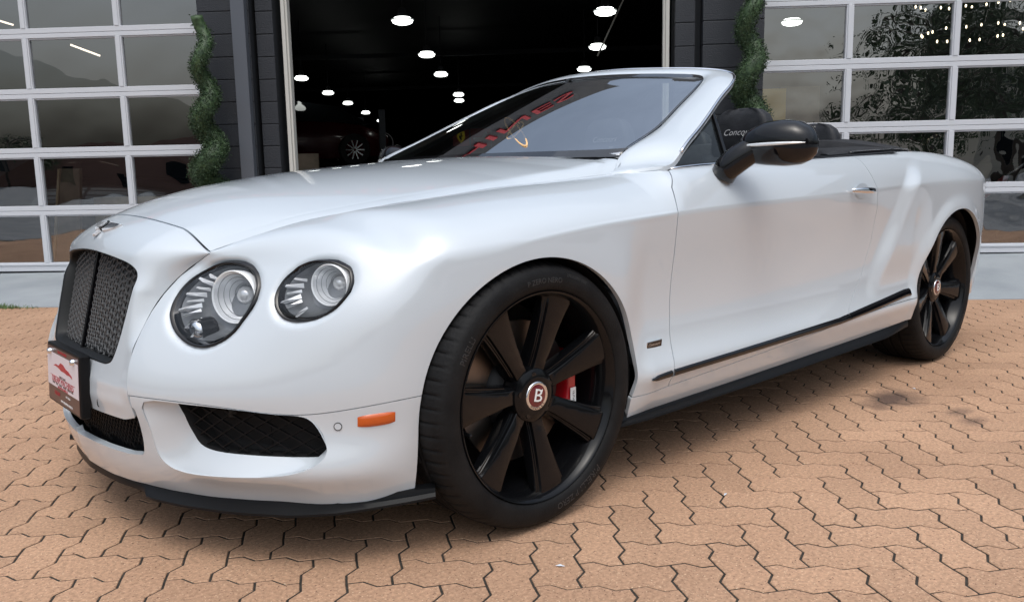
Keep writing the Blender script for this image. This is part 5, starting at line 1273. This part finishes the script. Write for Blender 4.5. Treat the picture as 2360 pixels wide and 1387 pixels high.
for i, x in enumerate(np.r_[-2.30, np.linspace(-2.31, -3.06, 34)]):
    w_ = ton_w(x)
    for t in np.linspace(-1, 1, 40):
        e_ = (1-abs(t)**4); z = 1.028+.062*e_*float(np.interp(x, [-3.06, -2.9, -2.5, -2.3], [.25, .7, 1, .9]))+.006*math.sin(9*x)*e_+.004*math.sin(14*t+3*x)*e_
        V.append((x, w_*t, z if 0 < i else z-.10))
MB().add(V, grid_faces(35, 40)).out('tonneau_cover', M['fabric_top'], car, smooth=True)
for s_ in (1, -1):      # side wings of the cover running forward beside the rear seats
    V = []
    for x in np.linspace(-1.72, -2.32, 20):
        f_ = sm(np.array([(-1.72-x)/.25]))[0]; V += [(x, s_*(belt(x)[0]-.012), belt(x)[1]+.004), (x, s_*(belt(x)[0]-.03), belt(x)[1]+.010+.010*f_), (x, s_*(.80-.14*f_), belt(x)[1]+.010+.020*f_), (x, s_*(.79-.16*f_), belt(x)[1]-.06)]
    MB().add(V, grid_faces(20, 4)).out('cover_wing', M['fabric_top'], car, smooth=True)
    pts = [(x, s_*(belt(x)[0]-.006), belt(x)[1]+.003) for x in np.linspace(-.70, -1.88, 30)]
    MB().tube(pts, .0045, 6).out('belt_trim', M['satin_black'], car, smooth=True)
    pts = [(x, s_*(ton_w(x) if x < -2.3 else belt(x)[0]-.012), max(1.022 if x < -2.3 else 0, belt(x)[1]+.006)) for x in np.linspace(-1.89, -3.05, 50)]
    MB().tube(pts, [.0085*min(1, 4*(1-i/49)+.3) for i in range(50)], 8).out('belt_trim', M['gloss_black'], car, smooth=True)
MB().box(-2.40, -2.32, -.78, .78, .55, .99).out('rear_bulkhead', M['leather'], car, bevel=.02)
# quarter light with its upright
for s_ in (1, -1):
    qa = [(-.665, .845, .960), (-1.005, .765, 1.128), (-1.005, .790, .962)]
    MB().add([(x, y*s_, z) for x, y, z in ((-.70, .836, .962), (-.99, .762, 1.118), (-1.03, .755, 1.125), (-1.03, .815, .962))], [(0, 1, 2, 3)]).out('quarter_light', M['side_glass'], car)
    MB().bar((-1.035, s_*.822, .955), (-1.035, s_*.748, 1.150), .016, .012, up=(0, 1, 0)).out('quarter_pillar', M['gloss_black'], car, bevel=.002)
    MB().tube([(x, s_*(belt(x)[0]+.006), belt(x)[1]+.001) for x in np.linspace(-.635, -1.00, 14)], [.002]+[.0055]*12+[.004], 6).out('window_trim', M['chrome'], car, smooth=True)
# ---------- door mirror
for s_ in (1, -1):
    me_ = empty('door_mirror', parent=car)
    # head: lofted along y
    C0 = [(0.0, .020, .024, -.006), (.02, .040, .046, -.004), (.055, .056, .062, .002), (.10, .064, .074, .008), (.155, .066, .077, .008), (.20, .060, .070, .006), (.228, .048, .054, .003), (.244, .030, .032, .0), (.250, .006, .007, 0)]
    V = []; k = 28; o0 = np.array([-.925, .955, 1.024])
    for (dy, rx, rz, up) in C0:
        for j in range(k):
            a_ = 2*math.pi*j/k; c_, q = math.cos(a_), math.sin(a_)
            X = rx*(abs(c_)**.8*math.copysign(1, c_)); Zz = rz*(abs(q)**.9*math.copysign(1, q))*(.92 if q > 0 else .98)
            V.append((o0[0]+X*(1.15 if c_ > 0 else .55)-dy*.16, s_*(o0[1]+dy-.02), o0[2]+Zz+up))
    F = [(i*k+j, i*k+(j+1) % k, (i+1)*k+(j+1) % k, (i+1)*k+j) for i in range(len(C0)-1) for j in range(k)]+[tuple(range(k)), tuple(range((len(C0)-1)*k, len(C0)*k))]
    MB().add(V, F).out('housing', M['gloss_black'], me_, smooth=True)
    MB().tube([(-.862, s_*.908, .926), (-.866, s_*.925, .955), (-.885, s_*.955, .985), (-.905, s_*.99, 1.010), (-.925, s_*1.03, 1.02)], [.041, .043, .045, .043, .03], 18).out('stalk', M['gloss_black'], me_, smooth=True)
    V = []; n = 22
    for i in range(n):
        t = i/(n-1); dy = .030+.205*t; rx = np.interp(dy, [c[0] for c in C0], [c[1] for c in C0]); hh = .0068*math.sin(math.pi*min(1, max(0, t*.9+.07)))**.45
        for j, (u, w) in enumerate(((-1, 0.0), (-.6, .004), (0, .0062), (.6, .004), (1, 0))): V.append((o0[0]+rx*1.15-dy*.16+w-.0012-.012*(u < -.9), s_*(o0[1]+dy-.02), o0[2]-.0005+.004*t+u*hh))
    MB().add(V, grid_faces(n, 5)).out('indicator', M['clear_lamp'], me_, smooth=True)
    MB().add([(o0[0]-.040-dy*.16, s_*(o0[1]+dy-.02), o0[2]+zz) for dy in (.05, .22) for zz in (-.035, .055)], [(0, 1, 3, 2)]).out('mirror_glass', M['mirror_glass'], me_)
# ---------- door handle
for s_ in (1, -1):
    he = empty('door_handle', parent=car)
    pts = []; V = []; k = 14; xs = np.linspace(-1.672, -1.878, 20)
    for i, x in enumerate(xs):
        t = i/19; y = side_y(x, .86)+.010+.020*math.sin(math.pi*t)**.6; r_ = .0125*math.sin(math.pi*(t*.86+.07))**.4
        for j in range(k): a_ = 2*math.pi*j/k; V.append((x, s_*(y+.55*r_*math.cos(a_)), .8605-.006*t+r_*math.sin(a_)*1.0))
    MB().add(V, [(i*k+j, i*k+(j+1) % k, (i+1)*k+(j+1) % k, (i+1)*k+j) for i in range(19) for j in range(k)]+[tuple(range(k)), tuple(range(19*k, 20*k))]).out('grip', M['chrome'], he, smooth=True)
    V = []; 
    for a_ in np.linspace(0, 2*math.pi, 28, endpoint=False): x = -1.775+.060*math.cos(a_); z = .856+.030*math.sin(a_); V.append((x, s_*(side_y(x, z)+.0015), z))
    V2 = [(-1.775, s_*(side_y(-1.775, .856)+.001), .856)]
    MB().add(V+V2, [(i, (i+1) % 28, 28) for i in range(28)]).out('recess', M['car_white'], he, smooth=True)
# ---------- side marker, sensor, fender badge
def corner_x(y, z):     # body surface near the front corner: x for a given y, z
    out = []
    for j in (0,):
        sub = SP[10:110]; zz_ = sub[:, :40, 2]; k = np.array([np.interp(z, zz_[i], sub[i, :40, 0]) for i in range(0, 100, 2)]); yk = np.array([np.interp(z, zz_[i], sub[i, :40, 1]) for i in range(0, 100, 2)]); out.append(float(np.interp(y, yk, k)))
    return out[0]
for s_ in (1, -1):
    P = round_poly([(-.5, -.42), (.42, -.5), (.5, .42), (-.42, .5)], .22); V = []
    def mpt(u, v, h):    # u along 0..1 rearwards
        x = .504-.080*u; z = .3835+v*.0155*(1-.25*abs(2*u-1)**3)+.004*(u-.5); ys_ = np.linspace(.78, .91, 66); ff = np.array([corner_x(y, z) for y in ys_]); y = float(np.interp(-x, -ff, ys_)); return (x+h*.5, s_*(y+h*.86), z)
    V = []; nU, nV_ = 16, 7
    for i in range(nU):
        for j in range(nV_):
            u = i/(nU-1); v = -1+2*j/(nV_-1); V.append(mpt(u, v, .0055*(1-abs(v)**4)*(1-abs(2*u-1)**6)+.0008))
    MB().add(V, grid_faces(nU, nV_)).out('side_marker', M['amber'], car, smooth=True)
    sx_ = (corner_x(.818, .3725)-corner_x(.788, .3725))/.03; sz_ = (corner_x(.8035, .385)-corner_x(.8035, .36))/.025
    c_ = np.array([corner_x(.8035, .3725), s_*.8035, .3725]); nr_ = Vector((1, -sx_*s_, -sz_)).normalized(); fr_s = frame(c_+np.array(nr_)*.0004, Vector((0, 0, 1)).cross(nr_), nr_)
    MB().lathe([(0, .0012), (.0081, .0012)], 24).out('sensor_face', M['car_white'], car, mw=fr_s)
    MB().lathe([(.0082, .0), (.0085, .0016), (.0097, .0016), (.010, 0)], 24).out('sensor_ring', M['plastic_black'], car, mw=fr_s)
    xb, zb3 = -.468, .4345; yb = side_y(xb, zb3); fb = frame((xb, s_*(yb+.0005), zb3), (-s_, -.04*1, .0), (0, .13, 1))
    be = empty('fender_badge', parent=car); be.matrix_local = fb
    MB().box(-.038, .038, -.0115, .0115, -.002, .003).out('badge_frame', M['chrome'], be, bevel=.001)
    MB().box(-.036, .036, -.0098, .0098, .003, .0036).out('badge_field', M['gloss_black'], be)
    V, F = text_geo('Concours', .0150, .0004, font_shear=.5); MB().add([(a-.004, b+.001, c+.0040) for a, b, c in V], F).out('badge_script', M['silver'], be, recalc=False)
# ---------- wheels
M['lamp_iron'] = mat('lamp_iron', (.03, .03, .032), .5, metal=.5)
wheel = empty('wheel')
def tyre_mesh():
    prof = [(.262, -.232), (.285, -.240), (.318, -.252), (.340, -.250), (.353, -.238), (.3605, -.215), (.3625, -.19), (.3625, -.172), (.356, -.170), (.356, -.162), (.3628, -.160), (.363, -.128), (.3565, -.126), (.3565, -.116), (.363, -.114), (.3628, -.078), (.356, -.076), (.356, -.068), (.3620, -.066), (.3605, -.040), (.357, -.024), (.3515, -.008), (.344, .003), (.333, .009), (.316, .012), (.303, .011), (.292, .007), (.2865, .001), (.2855, -.004), (.280, -.008), (.270, -.02)]
    n = 448; V = []; k = len(prof)
    for i in range(n):
        a = 2*math.pi*i/n
        for j, (r, y) in enumerate(prof):
            groove = (i % 7 == 0)
            if groove and (18 <= j <= 21 or 4 <= j <= 7): r -= .0048 if j not in (18, 21, 4, 7) else .0028
            if (i % 7 == 2) and 12 < j < 17 and False: r -= .003
            V.append((r*math.cos(a), y, r*math.sin(a)))
    F = [(i*k+j, i*k+j+1, ((i+1) % n)*k+j+1, ((i+1) % n)*k+j) for i in range(n) for j in range(k-1)]
    return MB().add(V, F)
tyre = tyre_mesh().out('tyre', M['tyre'], wheel, angle=38)
def ring_text(txt, size, r, a_mid, h=.0006, flip=False):
    V, F = text_geo(txt, size, h); out_ = []
    for x, y, z in V:
        a = a_mid-x/r; rr = r+y; out_.append((-rr*math.sin(a)*-1, .0105+z+.0012*(1-abs((rr-.316)/.02)), rr*math.cos(a)))
    # x mirrored so that the text reads from outside (+y)
    return MB().add([(-x, y, z) for x, y, z in out_], F)
def ring_text2(txt, size, r, a_mid):
    V, F = text_geo(txt, size, .0012); o = []
    for x, y, z in V:
        a = a_mid-x/r; rr = r+y; o.append((-rr*math.cos(a), np.interp(rr, [.292, .303, .316, .333], [.007, .011, .012, .009])+z+.0002, rr*math.sin(a)))
    return MB().add(o, F)
for txt, am, sz, r in (('PIRELLI', math.pi*1.32, .030, .3135), ('P ZERO', math.pi*.98+math.pi*2*-.78, .026, .3135), ('P ZERO NERO', math.pi*.5, .020, .3135), ('275/35ZR21 103Y', math.pi*.62, .011, .330), ('PIRELLI', math.pi*.18, .024, .3135)):
    for j in range(1): ring_text2(txt, sz, r, math.pi-am).out('sidewall_lettering', M['tyre_text'], tyre, recalc=False)
rim = MB().lathe([(.2835, -.004), (.2858, .001), (.2835, .0045), (.2795, .003), (.275, -.006), (.2685, -.016), (.262, -.045), (.250, -.075), (.246, -.21), (.262, -.232), (.27, -.236)], 120).out('rim', M['rim_black'], wheel, angle=50)
# seven spokes, stepped flanks
def spoke_mesh():
    V = []; st = [(.050, .030, -.042), (.070, .028, -.040), (.095, .0285, -.036), (.13, .033, -.030), (.18, .040, -.0235), (.225, .047, -.018), (.255, .053, -.014), (.268, .059, -.013), (.2755, .064, -.013)]
    sec_ = [(-1.0, -.060), (-1.0, -.022), (-.95, -.0165), (-.86, -.0160), (-.83, -.0125), (-.76, -.0118), (-.70, -.0015), (-.64, 0), (.64, 0), (.70, -.0015), (.76, -.0118), (.83, -.0125), (.86, -.0160), (.95, -.0165), (1.0, -.022), (1.0, -.060)]
    for r, w, y in st:
        dp = np.interp(r, [.05, .268], [1, .55])
        for u, h in sec_: V.append((u*w, y+h*dp, r))
    return MB().add(V, grid_faces(len(st), len(sec_)))
sp0 = spoke_mesh().out('spoke', M['rim_black'], rim, angle=35, mw=Matrix.Rotation(R(-17), 4, 'Y'))
for k in range(1, 7): o = sp0.copy(); COL.objects.link(o); o.parent = rim; o.matrix_local = Matrix.Rotation(R(-17)+k*2*math.pi/7, 4, 'Y')
MB().lathe([(0, -.028), (.036, -.028), (.042, -.026), (.060, -.030), (.072, -.036), (.076, -.048), (.076, -.10)], 60).out('hub', M['rim_black'], rim, angle=40)
for k in range(5):
    a_ = R(12)+k*2*math.pi/5; MB().lathe([(.0, -.030), (.0085, -.030), (.0095, -.0345), (.0125, -.036)], 6).out('wheel_bolt', M['gloss_black'], rim, mw=Matrix.Translation((.057*math.cos(a_), .001, .057*math.sin(a_))))
cap = MB().lathe([(.030, -.0255), (.0375, -.0235), (.0395, -.0265), (.040, -.03)], 48).out('hub_cap', M['chrome'], rim, smooth=True)
MB().lathe([(0, -.0222), (.020, -.0226), (.0305, -.0248)], 40).out('cap_enamel', M['cap_red'], cap, smooth=True)
cm_ = Matrix.Rotation(R(-14), 4, 'Y')
def cap_pt(u, v, h): return (-u, -.0222+h, v)
B_OUT = [(-.013, .017), (-.008, .0135), (0, .0125), (.008, .0135), (.013, .017), (.0135, .009), (.0125, .003), (.0145, -.004), (.0135, -.012), (.007, -.0175), (0, -.0155), (-.007, -.0175), (-.0135, -.012), (-.0145, -.004), (-.0125, .003), (-.0135, .009)]
V, F = text_geo('B', .050, .001, sx=1.2); MB().add([cap_pt(a, b, .0014+c) for a, b, c in V], F).out('cap_letter', M['white_print'], cap, recalc=False, mw=cm_)
for s2_ in (-1, 1): MB().prism([(s2_*.004, .0135), (s2_*.013, .0195), (s2_*.0125, .012)], cap_pt, .0008, .0019).out('cap_wing', M['white_print'], cap, mw=cm_)
for k, chx in enumerate('BENTLEY'):
    V, F = text_geo(chx, .0085, .0004); a_ = R(-42+k*14); MB().add([(-(b_-.0345)*math.sin(a_)*-1-a*math.cos(a_), -.0228+c, (b_-.0345)*math.cos(a_)*1.0+a*math.sin(a_)) for a, b_, c in V], F).out('cap_lettering', M['gloss_black'], cap, recalc=False)
brk = MB().lathe([(.195, -.118), (.197, -.114), (.195, -.110), (.112, -.110)], 72).out('brake_disc', M['disc'], wheel, angle=30)
MB().lathe([(.112, -.110), (.105, -.100), (.085, -.085), (.0, -.085)], 48).out('disc_bell', M['lamp_iron'], wheel, smooth=True)
MB().lathe([(.0, -.215), (.245, -.215)], 60).out('wheel_back', M['liner'], wheel)
cal = []
for r, y in ((.160, -.150), (.160, -.078), (.167, -.068), (.190, -.066), (.203, -.076), (.206, -.15)): cal.append((r, y))
cl = MB().lathe(cal, 16, 'y', math.pi-.46, math.pi+.30).out('brake_caliper', M['caliper'], wheel, angle=35)
MB().prism([(-.010, -.028), (.012, -.028), (.012, .028), (-.010, .028)], lambda u_, v_, d_: (-.180+u_, -.0635+d_, v_-.045), 0, .001).out('caliper_print', M['white_print'], cl)
V, F = text_geo('BENTLEY', .010, .0004); MB().add([(-.180-b_, -.0620+c, -.045+a*1.0) for a, b_, c in V], F).out('caliper_lettering', M['gloss_black'], cl, recalc=False)
MB().lathe([(.006, 0), (.006, .012), (.0045, .03), (.0, .032)], 8).out('valve', M['plastic_black'], wheel, mw=Matrix.Translation((.228, -.06, -.06)) @ Matrix.Rotation(R(0), 4, 'X'))
wheel.parent = car; wheel.location = (0, .943, .3615)
w2 = copy_tree(wheel, car); w2.location = (-2.746, .918, .3615); w2.rotation_euler = (0, R(21), 0)
for ch in list(w2.children):
    if ch.name.startswith('brake_caliper'): ch.rotation_euler = (0, R(-150), 0)
w3 = copy_tree(wheel, car); w3.location = (0, -.943, .3615); w3.rotation_euler = (0, 0, math.pi)
w4 = copy_tree(wheel, car); w4.location = (-2.746, -.928, .3615); w4.rotation_euler = (0, 0, math.pi)
# small debris on the pavers
for (x, y, a_, lb) in ((-.534, 1.159, .3, 'pale leaf scrap on the pavers beside the front wheel'), (-2.122, 1.054, 1.0, 'pale scrap on the pavers near the oil stain'), (.14, 1.134, 2.2, 'thin pale twig on the pavers in the foreground')):
    o = MB().add([(-.012, 0, .001), (0, -.004, .003), (.014, 0, .0015), (0, .005, .004)], [(0, 1, 2, 3)]).out('leaf_scrap', M['paper'], mw=Matrix.Translation((x, y, .001)) @ Matrix.Rotation(a_, 4, 'Z')); o['label'] = lb; o['category'] = 'debris'
